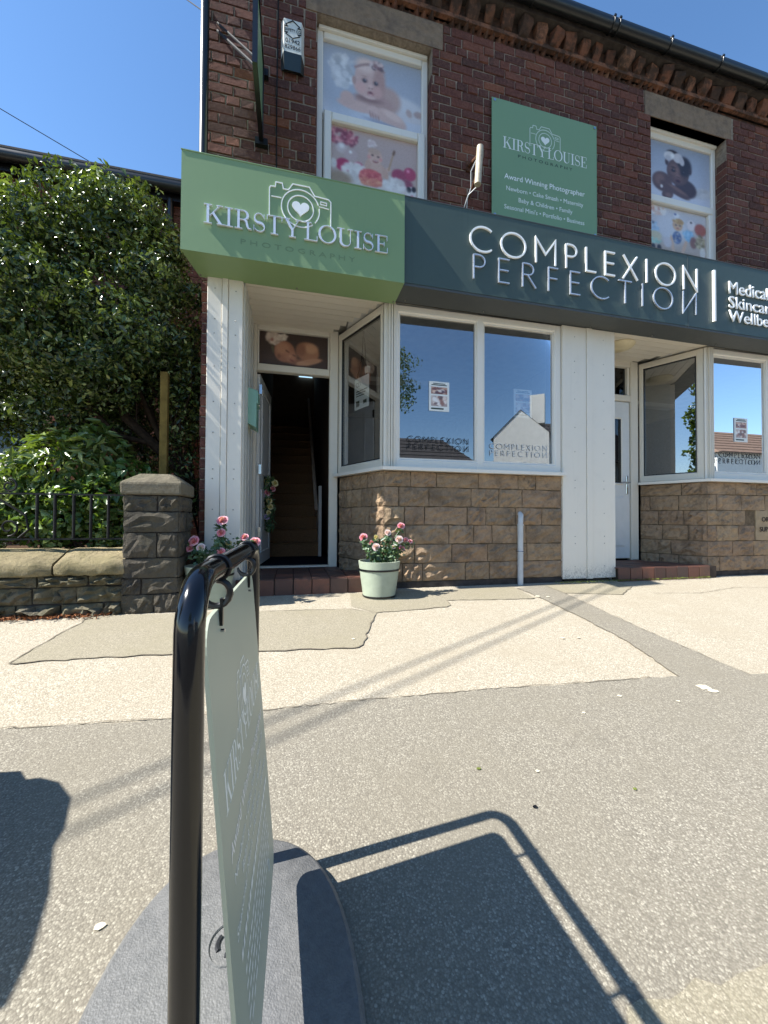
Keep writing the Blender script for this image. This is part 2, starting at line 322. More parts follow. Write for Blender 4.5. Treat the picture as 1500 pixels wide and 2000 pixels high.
def text_fit(body, x0, x1, y, z, h, m, name, parent, mx=None, depth=.0006):   # fit the text between x0 and x1
    t = text(body, h/.73, m, name, parent, Matrix.Identity(4), depth); xs = [v.co.x for v in t.data.vertices]; o = org(parent)
    t['kind'] = 'stuff'; base = Matrix.Translation(o); t.data.transform(base)
    w0 = min(v.co.x for v in t.data.vertices); w1 = max(v.co.x for v in t.data.vertices); k = (x1-x0)/(w1-w0)
    t.data.transform(Matrix.Diagonal((k, 1, 1, 1)) @ Matrix.Translation((-w0, 0, 0)))
    t.data.transform(Matrix.Translation(-o) @ ((mx @ wall_mx(x0, y, z)) if mx else wall_mx(x0, y, z))); return t
def letters(t):                                  # one object per character (dots stay with their stem)
    me = t.data; bm = bmesh.new(); bm.from_mesh(me); bm.verts.ensure_lookup_table(); seen = set(); isl = []
    for v in bm.verts:
        if v.index in seen: continue
        st = [v]; seen.add(v.index); grp = []
        while st:
            a = st.pop(); grp.append(a.index)
            for e in a.link_edges:
                o = e.other_vert(a)
                if o.index not in seen: seen.add(o.index); st.append(o)
        isl.append(grp)
    co = [v.co.copy() for v in bm.verts]; fc = [[v.index for v in f.verts] for f in bm.faces]; bm.free()
    isl = sorted([(min(co[i].x for i in g), max(co[i].x for i in g), g) for g in isl], key=lambda q: q[0]); cl = []
    for a, b_, g in isl:
        if cl and min(cl[-1][1], b_)-a > .5*min(b_-a, cl[-1][1]-cl[-1][0]): cl[-1][1] = max(cl[-1][1], b_); cl[-1][2] += g
        else: cl.append([a, b_, list(g)])
    par, mt, loc = t.parent, me.materials[0], t.location.copy(); bpy.data.objects.remove(t)
    for a, b_, g in cl:
        ix = {i: k for k, i in enumerate(g)}; m2 = bpy.data.meshes.new('letter'); m2.from_pydata([co[i] for i in g], [], [[ix[i] for i in f] for f in fc if f[0] in ix]); m2.materials.append(mt); link('letter', m2, None, par)
# ------------------------------------------------------------------ leaf clouds
def leaves(pos, nrm, ln, wd, spread=.8, droop=0, fold=.25):
    n = len(pos); t = rng.normal(size=(n, 3)); a = nrm+spread*t; a /= np.linalg.norm(a, axis=1)[:, None]+1e-9
    d = rng.normal(size=(n, 3)); d[:, 2] -= droop; d -= a*(d*a).sum(1)[:, None]; d /= np.linalg.norm(d, axis=1)[:, None]+1e-9
    s = np.cross(a, d); L = (ln*(.6+.8*rng.random(n)))[:, None]; W = L*(wd/np.mean(ln))
    b0 = pos-d*L*.5; tip = pos+d*L*.5-a*L*.12; l = pos-d*L*.05+s*W*.5+a*W*fold; r = pos-d*L*.05-s*W*.5+a*W*fold
    V = np.stack([b0, l, tip, r], 1).reshape(-1, 3); k = np.arange(n)[:, None]*4
    F = np.concatenate([k+np.array([[0, 2, 1]]), k+np.array([[0, 3, 2]])], 1).reshape(-1, 3); return V, F
def shell(n, ells, thick=.35, bumps=.16):
    """points near the outside of a union of ellipsoids (cx,cy,cz,rx,ry,rz)"""
    E = np.array(ells); vol = (E[:, 3]*E[:, 4]*E[:, 5])**(2/3); idx = rng.choice(len(E), size=n*3, p=vol/vol.sum())
    d = rng.normal(size=(n*3, 3)); d /= np.linalg.norm(d, axis=1)[:, None]
    wob = 1+bumps*(np.sin(d[:, 0]*7+idx)+np.sin(d[:, 1]*9+2*idx)+np.sin(d[:, 2]*8+idx*3))/2
    rad = (1-thick*rng.random(n*3)**1.6)*wob; p = E[idx, :3]+d*E[idx, 3:]*rad[:, None]
    ins = np.zeros(len(p), int)
    for e in E: ins += ((((p-e[:3])/e[3:])**2).sum(1) < .42)
    p, d = p[ins == 0][:n], d[ins == 0][:n]; return p, d
def rose_mesh(name, seed, r=.028):
    q = random.Random(seed); V = []; F = []
    for ring, (cnt, rad, tilt, sz) in enumerate(((5, .95, .95, 1.0), (5, .65, .6, .85), (4, .38, .28, .7), (3, .15, .1, .55))):
        for i in range(cnt):
            a = 2*math.pi*(i+.37*ring)/cnt+q.uniform(-.2, .2); ca, sa = math.cos(a), math.sin(a); k = len(V)
            for v in range(4):
                for u in range(3):
                    t = v/3; out = r*(rad*.35+(rad*.75)*t*(.5+.8*tilt)); hz = r*(.15+.85*t*(1.15-tilt*.75))-(r*.16*t*t*tilt); hw = (u-1)*r*sz*(.35+.75*math.sin(math.pi*(.25+.55*t)))
                    cup = -abs(u-1)*r*.18; x = (out+cup); V.append((x*ca-hw*sa, x*sa+hw*ca, hz+q.uniform(-.04, .04)*r))
            F += [(k+v*3+u, k+v*3+u+1, k+v*3+u+4, k+v*3+u+3) for v in range(3) for u in range(2)]
    me = bpy.data.meshes.new(name); me.from_pydata(V, [], F); me.shade_smooth(); return me
# ------------------------------------------------------------------ glyphs (x,z in a box one unit high)
def ell(cx, cz, rx, rz, a0=90, a1=450, n=28): return arc(cx, cz, rx, rz, a0, a1, n)
SANS = {'C': (.82, [arc(.5, .5, .47, .47, 48, 312, 24)]), 'O': (1.0, [ell(.5, .5, .47, .47)]), 'M': (.9, [[(.06, 0), (.06, .97), (.45, .38), (.84, .97), (.84, 0)]]),
 'P': (.52, [[(.06, 0), (.06, .97)], [(.09, .96)]+arc(.25, .72, .24, .24, 90, -90, 12)+[(.09, .48)]]), 'L': (.5, [[(.06, 1), (.06, .03), (.48, .03)]]),
 'E': (.5, [[(.48, .97), (.06, .97), (.06, .03), (.48, .03)], [(.09, .52), (.44, .52)]]), 'X': (.72, [[(.04, 1), (.68, 0)], [(.66, 1), (.02, 0)]]), 'I': (.12, [[(.06, 0), (.06, 1)]]),
 'N': (.78, [[(.06, 0), (.06, .97), (.72, .04), (.72, 1)]]), 'R': (.62, [[(.06, 0), (.06, .97)], [(.09, .96)]+arc(.27, .73, .23, .23, 90, -90, 12)+[(.09, .5)], [(.26, .49), (.6, 0)]]),
 'F': (.48, [[(.46, .97), (.06, .97), (.06, 0)], [(.09, .53), (.42, .53)]]), 'T': (.62, [[(0, .97), (.62, .97)], [(.31, .95), (.31, 0)]]), 'n': (.78, [[(.06, 1), (.06, .03), (.72, .96), (.72, 0)]])}
tk, tn = .122, .032
def serif(x0, x1, z): return ([(x0, z), (x1, z)], tn)
def vrib(pts, f): n = len(pts); return (pts, [f(i/(n-1)) for i in range(n)])
SER = {'I': (.42, [([(.21, .02), (.21, .98)], tk), serif(.02, .4, .018), serif(.02, .4, .982)]),
 'K': (.9, [([(.2, .02), (.2, .98)], tk), serif(.02, .38, .018), serif(.02, .38, .982), ([(.28, .4), (.72, .98)], tn), ([(.42, .58), (.78, .02)], tk), serif(.58, .88, .982), serif(.6, .98, .018)]),
 'R': (.82, [([(.2, .02), (.2, .98)], tk), serif(.02, .38, .018), serif(.02, .28, .982), vrib([(.24, .982)]+arc(.4, .74, .22, .242, 90, -90, 14)+[(.24, .498)], lambda t: tn+(tk-tn)*max(0, math.sin(math.pi*t))**2), vrib([(.42, .5), (.56, .42), (.6, .2), (.66, .06), (.8, .04)], lambda t: tn+(tk-tn)*max(0, math.sin(math.pi*min(1, t*1.15))))]),
 'S': (.62, [vrib(arc(.3, .73, .21, .255, 20, 265, 16)[:-1]+arc(.32, .25, .23, .235, 95, -160, 16), lambda t: tn+(tk-tn)*math.exp(-((t-.5)/.17)**2)), ([(.53, .98), (.53, .7)], tn*.8), ([(.06, .02), (.06, .32)], tn*.8)]),
 'T': (.76, [([(.38, .02), (.38, .96)], tk), serif(.2, .56, .018), serif(.02, .74, .982), ([(.03, .98), (.03, .74)], tn), ([(.73, .98), (.73, .74)], tn)]),
 'Y': (.84, [([(.14, .98), (.45, .42)], tk), ([(.74, .98), (.49, .46)], tn), ([(.45, .44), (.45, .02)], tk), serif(0, .32, .982), serif(.6, .88, .982), serif(.28, .62, .018)]),
 'L': (.7, [([(.2, .02), (.2, .98)], tk), serif(.02, .38, .982), serif(.02, .66, .018), ([(.66, .0), (.66, .28)], tn)]),
 'O': (.9, [vrib(ell(.45, .5, .4, .48, 90, 450, 30), lambda t: tn+(tk-tn)*abs(math.sin(2*math.pi*t))**1.5)]),
 'U': (.86, [vrib([(.2, .98), (.2, .3)]+arc(.45, .27, .25, .25, 180, 360, 14)+[(.7, .98)], lambda t: tk if t < .3 else max(tn, tk-(tk-tn)*(t-.3)/.3)), serif(.02, .38, .982), serif(.56, .84, .982)]),
 'E': (.72, [([(.2, .02), (.2, .98)], tk), serif(.02, .66, .982), serif(.02, .68, .018), serif(.24, .5, .5), ([(.66, .98), (.66, .72)], tn), ([(.68, .02), (.68, .3)], tn), ([(.5, .62), (.5, .38)], tn)])}
def word(chars, table, x0, x1, z0, h, y0, y1, m, parent, gap=.12, sw=None, name='letter', mx=None, join=False, space=.3, z1=None, flip=False):
    tot = sum((table[c][0]+gap) if c != ' ' else space for c in chars)-gap; k = (x1-x0)/tot; x = x0; allb = B(); allb.mx = mx
    for c in chars:
        if c == ' ': x += space*k; continue
        wd, st = table[c]; b = allb if join else B(); b.mx = mx
        for i, s in enumerate(st):
            pts, wv = s if sw is None else (s, sw); hz = h
            e = i*(.0004 if y1-y0 > .002 else .00003)
            b.ribbon([(x+p[0]*k, z0+p[1]*hz) for p in pts], [q*h for q in wv] if isinstance(wv, list) else wv*h, y0-e, y1)
        if not join: b.build(name, m, parent)
        x += (wd+gap)*k
    if join: return tag(allb.build(name, m, parent), kind='stuff')
def camera_logo(parent, x0, x1, z0, z1, y, m, t=.006, mx=None, heart_m=None, d=.004):
    W, H = x1-x0, z1-z0; S = lambda q: [(x0+a*W, z0+b*H) for a, b in q]
    b = B(); b.mx = mx
    b.ribbon(S([(.0, .18), (.0, .80), (.02, .84), (.09, .845), (.1, .95), (.2, .95), (.22, .83), (.3, .83), (.37, .98), (.64, .98), (.73, .80), (.96, .78), (1, .73), (1, .12)]), t, y-d, y)
    b.ribbon(S([(.03, .62), (.19, .62)]), t*.8, y-d, y); b.ribbon(S([(.8, .58), (.97, .56)]), t*.8, y-d, y)
    b.ribbon(S([(.83, .7), (.93, .69), (.93, .63), (.83, .64), (.83, .7)]), t*.8, y-d, y)
    b.ribbon(S(arc(.5, .46, .31, .42, 20, 310, 30)), t, y-d, y); b.ribbon(S(arc(.5, .46, .31, .42, -40, 10, 8)), t, y-d, y); b.ribbon(S(ell(.5, .46, .21, .29)), t, y-d, y)
    o = b.build('camera_emblem', m, parent)
    hb = B(); hb.mx = mx; pts = []
    for i in range(28):
        a = 2*math.pi*i/28; pts.append((x0+W*(.5+.0088*16*math.sin(a)**3), z0+H*(.46+.0115*(13*math.cos(a)-5*math.cos(2*a)-2*math.cos(3*a)-math.cos(4*a)))))
    hb.prism(pts, y-d*1.5, y); hb.build('heart', heart_m or m, parent); return o
# ------------------------------------------------------------------ painted photographs (print colours on a fine grid)
class Photo:
    def __init__(s, w, h, top, bot):
        s.w, s.h = w, h; s.u, s.v = np.meshgrid(np.linspace(0, 1, w), np.linspace(0, 1, h)); s.a = w/h
        s.c = np.array(bot)[None, None, :]*(1-s.v[..., None])+np.array(top)[None, None, :]*s.v[..., None]; s.c = s.c.astype(float)
    def blob(s, x, y, rx, ry, col, soft=.25, rot=0, al=1):
        du, dv = (s.u-x)*s.a, s.v-y; c, q = math.cos(R(rot)), math.sin(R(rot)); p = (du*c+dv*q)/(rx*s.a); t = (-du*q+dv*c)/ry
        m = np.clip((1-np.sqrt(p*p+t*t))/soft+.5, 0, 1)*al; m = m*m*(3-2*m); s.c += (np.array(col)-s.c)*m[..., None]; return s
    def fluff(s, x, y, rx, ry, cols, n, sz):
        for _ in range(n):
            a, q = rng.random()*6.28, rng.random()**.5; s.blob(x+rx*q*math.cos(a), y+ry*q*math.sin(a), sz*(.5+rng.random()), sz*(.5+rng.random())*s.a, cols[rng.integers(len(cols))], .7, rng.random()*180, .75)
        return s
    def grain(s, k=5):
        for _ in range(2): q = np.pad(s.c, ((1, 1), (1, 1), (0, 0)), mode='edge'); s.c = (q[:-2, 1:-1]+q[2:, 1:-1]+q[1:-1, :-2]+q[1:-1, 2:]+2*s.c)/6
        g = s.c.mean(2, keepdims=True); s.c = s.c+(g-s.c)*.14; s.c = s.c*.9+.1*s.c.mean((0, 1)); s.c += rng.normal(size=s.c.shape[:2])[..., None]*k; return s
    def build(s, p0, p1, z0, z1, y, parent, name='photo_print'):
        mx, L = frame_mx(p0, p1); V = np.stack([s.u*L, np.full_like(s.u, y), z0+(z1-z0)*s.v], -1).reshape(-1, 3)
        V = np.array([mx @ Vector(q)-org(parent) for q in V]); i = np.arange((s.h-1)*s.w).reshape(s.h-1, s.w)[:, :-1].ravel(); F = np.stack([i, i+1, i+1+s.w, i+s.w], 1)
        me = np_mesh(name, V, F); c = np.clip(s.c/255, 0, 1).reshape(-1, 3); lin = np.where(c <= .04045, c/12.92, ((c+.055)/1.055)**2.4)
        at = me.color_attributes.new('ink', 'FLOAT_COLOR', 'POINT'); at.data.foreach_set('color', np.concatenate([lin, np.ones((len(lin), 1))], 1).astype(np.float32).ravel())
        return link(name, me, 'photo_print', parent)
# ================================================================== SETTING
gz = lambda y: SLOPE*y if y < 0 else 0.0
def sheet(name, m, poly, off, kind='structure', parent=None, label=None):
    b = B(); b.face(*[(x, y, gz(y)+off) for x, y in poly]); o = b.build(name, m, parent)
    if kind and not parent: o['kind'] = kind
    return o
b = B(); b.face((-60, -5, -.4), (60, -5, -.4), (60, 0, 0), (-60, 0, 0)); b.build('pavement', 'tarmac_pale')['kind'] = 'structure'
b = B(); b.face((-600, 0, 0), (600, 0, 0), (600, 900, 0), (-600, 900, 0)); b.build('ground', 'soil')['kind'] = 'structure'
b = B(); b.face((-600, -900, -.52), (600, -900, -.52), (600, -5.12, -.52), (-600, -5.12, -.52)); b.build('road', 'road_asphalt')['kind'] = 'structure'
b = B(); b.box((-60, -5.12, -.56), (60, -5.0, -.4)); b.build('kerb', 'kerb_stone')['kind'] = 'structure'
def jag(pts, amp=.012, step=.05, seed=1):
    q = random.Random(seed); out = []
    for a, c in zip(pts, pts[1:]):
        n = max(1, int(math.dist(a, c)/step))
        for i in range(n):
            t = i/n; out.append((a[0]+(c[0]-a[0])*t+q.uniform(-amp, amp)*(i > 0), a[1]+(c[1]-a[1])*t+q.uniform(-amp, amp)*(i > 0)))
    return out+[pts[-1]]
edge = jag([(-8, -1.74), (-1.048, -1.766), (-.435, -1.823), (-.117, -1.825), (.763, -1.848), (1.772, -1.905), (2.45, -1.99), (8, -2.25)], .008, .06, 3)
sheet('tarmac_strip', 'tarmac_grey', [(-8, -5)]+[(8, -5)]+edge[::-1], .004)
trench_l = jag([(2.10, -.2), (2.126, -.337), (2.111, -1.0), (2.06, -1.5), (1.93, -1.93)], .008, .07, 5); trench_r = jag([(2.45, -.1), (2.46, -.4), (2.36, -1.3), (2.33, -1.98)], .006, .07, 6)
sheet('trench_strip', 'tarmac_grey', trench_l+trench_r[::-1], .003)
pa = jag([(-1.33, -.44), (-1.38, -1.165), (-.72, -1.182), (-.16, -1.236), (.38, -1.28), (.43, -1.2), (.52, -.95), (.60, -.74), (.62, -.70)], .011, .045, 8)
pb = [(.46, -.575), (.1, -.53), (-.21, -.52), (-.6, -.48)]
sheet('repair_patch', 'tarmac_patch', pa+pb, .0035)
pc = jag([(.62, -.69), (1.2, -.64), (1.25, -.6), (1.27, -.47), (2.04, -.54), (2.08, -.52)], .008, .05, 9)
sheet('repair_patch', 'tarmac_patch', pc+[(2.10, -.14), (.5, -.14), (.46, -.5)], .0025)
sheet('repair_patch', 'tarmac_patch', [(2.47, -.42), (2.98, -.55), (3.35, -.3), (3.3, -.1), (2.45, -.1)], .0025)
cA, cB = G(1225, 1975), G(1500, 1888); e_ = jag([(cA.x-.1, cA.y-.12), (cA.x, cA.y), (cB.x, cB.y), (cB.x+2.5, cB.y+.15)], .01, .04, 31); sheet('repair_patch', 'tarmac_patch', [(cA.x-.1, -4.9), (cB.x+2.5, -4.9)]+e_[::-1], .0078)
def crack(pts, w, seed, name='tar_joint'):
    p = jag(pts, .009, .035, seed); q = random.Random(seed); L = []; Rr = []
    for i, a in enumerate(p):
        t = Vector(p[min(i+1, len(p)-1)])-Vector(p[max(0, i-1)]); t = t.normalized(); nn = Vector((-t.y, t.x))*w*q.uniform(.35, 1.2)/2; L.append(Vector(a)+nn); Rr.append(Vector(a)-nn)
    b = B()
    for i in range(len(p)-1): b.face(*[(v.x, v.y, gz(v.y)+.0062) for v in (L[i], Rr[i], Rr[i+1], L[i+1])])
    b.build(name, 'tar_joint')['kind'] = 'structure'
crack(pa[:-1], .010, 11); crack(pc, .008, 12); crack([(-1.05, -1.766), (-.435, -1.823), (.763, -1.848), (1.772, -1.905)], .007, 13); crack(trench_l, .007, 14); crack(trench_r, .006, 15)
crack([(.62, -.7), (.46, -.575), (-.21, -.52)], .006, 16); crack([(2.47, -.42), (2.98, -.55), (3.35, -.3)], .006, 17)
crack([(3.3, -.55), (3.8, -.62), (4.4, -.5), (5.2, -.62)], .006, 18)
# gum and paint spots on the pavement
k = 0
for (px, py, r, m) in ((195, 1815, .009, 'gum'), (1375, 1345, .03, 'gum'), (1392, 1352, .02, 'gum'), (1100, 1248, .011, 'gum'), (1130, 1247, .009, 'gum'), (1050, 1166, .02, 'gum'), (1070, 1167, .014, 'gum'), (1140, 1395, .008, 'gum'), (1325, 1372, .008, 'gum'), (1210, 1362, .01, 'gum'), (1050, 1510, .006, 'gum'), (1240, 1545, .006, 'moss'), (935, 1505, .007, 'moss'), (1045, 1580, .007, 'black_print'), (690, 1250, .01, 'gum')):
    g = G(px, py); q = random.Random(k); k += 1; b = B()
    b.face(*[(g.x+r*q.uniform(.6, 1.15)*math.cos(a*.785)*1.3, g.y+r*q.uniform(.6, 1.1)*math.sin(a*.785), gz(g.y+r*.8*math.sin(a*.785))+.0075) for a in range(8)])
    tag(b.build('gum_spot', m), kind='structure')
# litter under the garden wall
pos = np.stack([rng.uniform(-2.3, -1.22, 700), -.41-np.abs(rng.normal(size=700))*.045, np.zeros(700)], 1); pos[:, 2] = pos[:, 1]*SLOPE+.012+rng.random(700)*.012
V, F = leaves(pos, np.tile([0, 0, 1.], (700, 1)), .03, .009, .5); tag(link('leaf_litter', np_mesh('leaf_litter', V, F), 'leaf_litter'), 'dry brown leaf litter along the foot of the garden wall', 'leaf litter', kind='stuff')
pos = np.stack([rng.uniform(2.6, 4.6, 420), -.10-rng.random(420)*.05, np.zeros(420)], 1); pos[:, 2] = .012
V, F = leaves(pos, np.tile([0, 0, 1.], (420, 1)), .028, .006, .9); tag(link('weeds', np_mesh('weeds', V, F), 'moss'), 'thin weeds and moss along the base of the shopfront', 'weeds', kind='stuff')

# ================================================================== SHOP BUILDING
SHOP = thing('shop_building', 'red brick shop building with white shopfront, sandstone stall risers and two photo-covered upstairs windows', 'building', (2.5, 0, 0))
XL, XR = -.765, 7.6
# brick wall: mortar core with window openings
W1 = (.184, 1.30, 3.35, 5.285); W2 = (3.955, 5.085, 3.35, 5.275)
mb = B()
for x0, x1 in ((XL+.01, W1[0]), (W1[1], W2[0]), (W2[1], XR)): mb.box((x0, .005, 2.735), (x1, .3, 5.552))
for a in (W1, W2): mb.box((a[0], .005, a[3]), (a[1], .3, 5.552)); mb.box((a[0], .005, 2.735), (a[1], .3, a[2]))
mb.box((XL+.01, .005, -.1), (-.70, .3, 2.734)); mb.box((XL+.01, .3, -.1), (XL+.2, 7, 5.86)); mb.box((XR-.2, .3, -.1), (XR, 7, 5.86)); mb.box((XL+.01, 7, -.1), (XR, 7.2, 5.86))
WALL = mb.build('brick_wall', 'mortar', SHOP)
# bricks
CH, SL, JT = .0885, .2385, .011
spots = []
def emit(x0, x1, z, kind='f'):
    if x1-x0 > .03: spots.append((x0, x1, z))
ZB = 5.551-28*CH
for k in range(-3, 28):
    z = ZB+k*CH; head = (k % 4 == 1); L = SL/2 if head else SL; off = (0 if head else (SL/2 if k % 2 else 0))+ (SL/4 if head else 0)
    segs = [(XL, XR)]
    for a in (W1, W2):
        lint = (a[0]-.09, a[1]+.11) if z+CH*.5 > 5.27 else None
        cut = lint or ((a[0], a[1]) if z+CH*.5 > a[2] and z+CH*.5 < a[3] else None)
        if cut: segs = [t for s in segs for t in (((s[0], min(s[1], cut[0]))), ((max(s[0], cut[1]), s[1]))) if t[1]-t[0] > .02] if True else segs
    for s0, s1 in segs:
        x = math.floor((s0-XL-off)/L)*L+XL+off
        while x < s1:
            a, c = max(x, s0), min(x+L, s1); jt = rnd.random()
            if not head and jt < .13 and c-a > SL*.95: emit(a, a+SL/2, z); emit(a+SL/2, c, z)
            else: emit(a, c, z)
            x += L
for k in range(0, 31):                           # thin brick pier beside the left pilaster
    emit(XL, -.70, k*CH) if k % 2 else emit(XL, -.70, k*CH)
def scr(p):
    d = Vector(p)-CAM; zf = d.dot(_f); return 750+FPX*d.dot(_r)/zf, 1000-FPX*d.dot(_u)/zf, zf
def hidden(x0, x1, z):                           # behind a fascia board, wall sign
    X, Z = (x0+x1)/2, z+CH/2
    return (1.93 < X < 3.18 and 3.7 < Z < 4.9) or (Z < 3.55 and X > -.7)
cand = []
for i, (x0, x1, z) in enumerate(spots):
    sx, sy, zf = scr(((x0+x1)/2, 0, z+CH/2)); vis = -20 < sx < 1520 and -20 < sy < 2000 and not hidden(x0, x1, z)
    cand.append((-(x1-x0)*CH/zf**2*(1 if vis else .001), i))
big = {i for _, i in sorted(cand)[:300]}
BV = {}
def brick_mesh(L, v):
    key = (round(L, 2), v)
    if key not in BV:
        q = random.Random(hash(key) % 999); b = B(); l2 = round(L, 2)/2-JT/2; h2 = CH/2-JT/2
        k = b.vs([(sx*l2+q.uniform(-.003, .003), y, sz*h2+q.uniform(-.003, .003)) for y in (.03, .005) for sx, sz in ((-1, -1), (1, -1), (1, 1), (-1, 1))]+[(sx*(l2-.005)+q.uniform(-.003, .003), -q.uniform(.001, .008), sz*(h2-.005)+q.uniform(-.003, .003)) for sx, sz in ((-1, -1), (1, -1), (1, 1), (-1, 1))])
        for i in range(4):
            j = (i+1) % 4; b.f += [(k+i, k+j, k+4+j, k+4+i), (k+4+i, k+4+j, k+8+j, k+8+i)]
        b.f.append((k+8, k+9, k+10, k+11)); me = b.mesh('brick'); me.materials.append(MATS['brick']); BV[key] = me
    return BV[key]
rest = B()
for i, (x0, x1, z) in enumerate(spots):
    me = brick_mesh(x1-x0, rnd.randrange(5)); c = Vector(((x0+x1)/2, rnd.uniform(-.004, .003), z+CH/2))
    if i in big: link('brick', me, None, WALL, c)
    else:
        k = len(rest.v); rest.v += [v.co+c for v in me.vertices]; rest.f += [tuple(k+j for j in p.vertices) for p in me.polygons]
o = rest.build('brickwork', 'brick', WALL); o['kind'] = 'stuff'
# window reveals: brick returns
rv = B()
for a in (W1, W2):
    for k in range(22):
        z = ZB+k*CH
        if z < a[2] or z+CH > a[3]: continue
        for side in (0, 1):
            x = a[side]; L = .11 if k % 2 else .17; sgn = 1 if side == 0 else -1
            rv.box((x-sgn*.01, .004, z+JT/2), (x+sgn*.004, L, z+CH-JT/2)); 
            if L < .16: rv.box((x-sgn*.01, L+JT, z+JT/2), (x+sgn*.004, .2, z+CH-JT/2))
o = rv.build('reveal_brickwork', 'brick', WALL); o['kind'] = 'stuff'
# lintels
def rock(w, h, d, seed, amp=.02, nx=6, nz=4, rough=.6, jit=1.0):
    q = random.Random(seed); b = B(); g = []
    for j in range(nz+1):
        for i in range(nx+1):
            u, v = i/nx, j/nz; e = min(u, 1-u, v, 1-v); edge = e < .001
            x = (u-.5)*w+(0 if edge and False else q.uniform(-.25, .25)*w/nx*(not (i in (0, nx)))); z = (v-.5)*h+q.uniform(-.25, .25)*h/nz*(not (j in (0, nz)))
            y = 0 if edge else -amp*(.55+rough*q.uniform(-.9, .9))
            if edge: x += q.uniform(-.004, .004)*jit; z += q.uniform(-.004, .004)*jit; y = q.uniform(-.003, .003)*jit
            g.append((x, y, z))
    k = b.vs(g); n = nx+1
    b.f += [(k+j*n+i, k+j*n+i+1, k+(j+1)*n+i+1, k+(j+1)*n+i) for j in range(nz) for i in range(nx)]
    k2 = b.vs([(-w/2, d, -h/2), (w/2, d, -h/2), (w/2, d, h/2), (-w/2, d, h/2)])
    bl, br, tr, tl = k, k+nx, k+nz*n+nx, k+nz*n
    b.f += [tuple([k2, k2+1]+[k+i for i in range(nx, -1, -1)]), tuple([k2+2, k2+3]+[k+nz*n+i for i in range(nx+1)]), tuple([k2+1, k2+2]+[k+j*n+nx for j in range(nz, -1, -1)]), tuple([k2+3, k2]+[k+j*n for j in range(nz+1)])]
    return b.mesh('stone')
for x0, x1, z0, z1, s in ((.085, 1.412, 5.29, 5.548, 1), (3.873, 5.16, 5.275, 5.548, 2)):
    me = rock(x1-x0, z1-z0, .2, s, .008, 10, 4, jit=0); me.materials.append(MATS['lintel_stone']); link('lintel', me, None, SHOP, ((x0+x1)/2, -.004, (z0+z1)/2))
# dogtooth and bracket cornice
CRN = B().box((XL, .03, 5.553), (XR, .3, 5.62)).build('cornice', 'cornice_brick', SHOP)
B().box((XL, -.03, 5.622), (XR, .012, 5.665)).build('cornice_course', 'cornice_brick', CRN)
tooth = B(); tooth.face((-.034, 0, .035), (.034, 0, .035), (0, -.075, .035)); tooth.face((-.034, 0, .035), (0, -.075, .035), (0, 0, -.04)); tooth.face((.034, 0, .035), (0, 0, -.04), (0, -.075, .035)); tooth.face((-.034, 0, .035), (0, 0, -.04), (.034, 0, .035))
tm = [tooth.mesh('dogtooth')]; tm[0].materials.append(MATS['cornice_brick'])
x = XL+.05; i = 0; teeth = []
while x < 6.4:
    if 5.0 > x > -9 and i < 400:
        t = link('dogtooth', tm[0], None, CRN, (x, .03, 5.588+rnd.uniform(-.004, .004))); t.scale = (1, rnd.uniform(.5, 1.1), rnd.uniform(.8, 1.05)) if rnd.random() > .12 else (.8, .25, .6)
    x += .0745; i += 1
bk = []
for v in range(4):
    q = random.Random(v+60); b = B(); k = b.vs([(-.055, 0, -.075), (.055, 0, -.075), (.06, 0, .08), (-.06, 0, .08), (-.03+q.uniform(-.01, .01), -.035, -.06), (.03, -.03, -.062), (.058, -.085+q.uniform(-.012, .01), .02), (-.052, -.08+q.uniform(-.012, .01), .01), (.055, -.095, .08), (-.055, -.09, .08)])
    b.f += [(k, k+1, k+5, k+4), (k+4, k+5, k+6, k+7), (k+7, k+6, k+8, k+9), (k+1, k+2, k+8, k+6), (k+1, k+6, k+5), (k+3, k, k+7, k+9), (k, k+4, k+7), (k+9, k+8, k+2, k+3)]; me = b.mesh('bracket_brick'); me.materials.append(MATS['cornice_brick']); bk.append(me)
x = XL+.08
while x < 6.8:
    t = link('bracket_brick', bk[rnd.randrange(4)], None, CRN, (x, -.02+rnd.uniform(-.005, .02), 5.725+rnd.uniform(-.012, .012))); t.rotation_euler = (rnd.uniform(-.1, .1), rnd.uniform(-.12, .12), rnd.uniform(-.25, .25)); t.scale = (rnd.uniform(.75, 1.2), rnd.uniform(.5, 1.1), rnd.uniform(.7, 1.05)); x += rnd.uniform(.165, .2)
b = B().box((XL, -.005, 5.667), (XR, .012, 5.80)); b.build('frieze', 'cornice_brick', CRN)
b = B().box((XL, -.125, 5.802), (XR, .3, 5.875)); b.build('eaves_course', 'plinth_dark', CRN)
# gutter with brackets, roof
def gutter(x0, x1, y, z, parent, m='gutter_black', r=.058):
    b = B(); n = 9; pr = [(y+r-r*math.cos(math.pi*i/n)*1.0-r, z-r*math.sin(math.pi*i/n)) for i in range(n+1)]; pr = [(y-r, z+.028)]+pr+[(y+r, z+.02)]
    a = b.vs([(x0, p, q) for p, q in pr]); c = b.vs([(x1, p, q) for p, q in pr]); b.f += [(a+i, a+i+1, c+i+1, c+i) for i in range(len(pr)-1)]
    inn = [(p*.94+y*.06, q+.006) for p, q in pr]; a2 = b.vs([(x0, p, q) for p, q in inn]); c2 = b.vs([(x1, p, q) for p, q in inn]); b.f += [(a2+i, c2+i, c2+i+1, a2+i+1) for i in range(len(pr)-1)]
    b.f += [(a, c, c2, a2), tuple([a+i for i in range(len(pr))]+[a2+i for i in reversed(range(len(pr)))]), tuple([c+i for i in range(len(pr))]+[c2+i for i in reversed(range(len(pr)))])]
    g = b.build('gutter', m, parent, True); return g
g = gutter(XL-.02, XR, -.185, 5.872, SHOP)
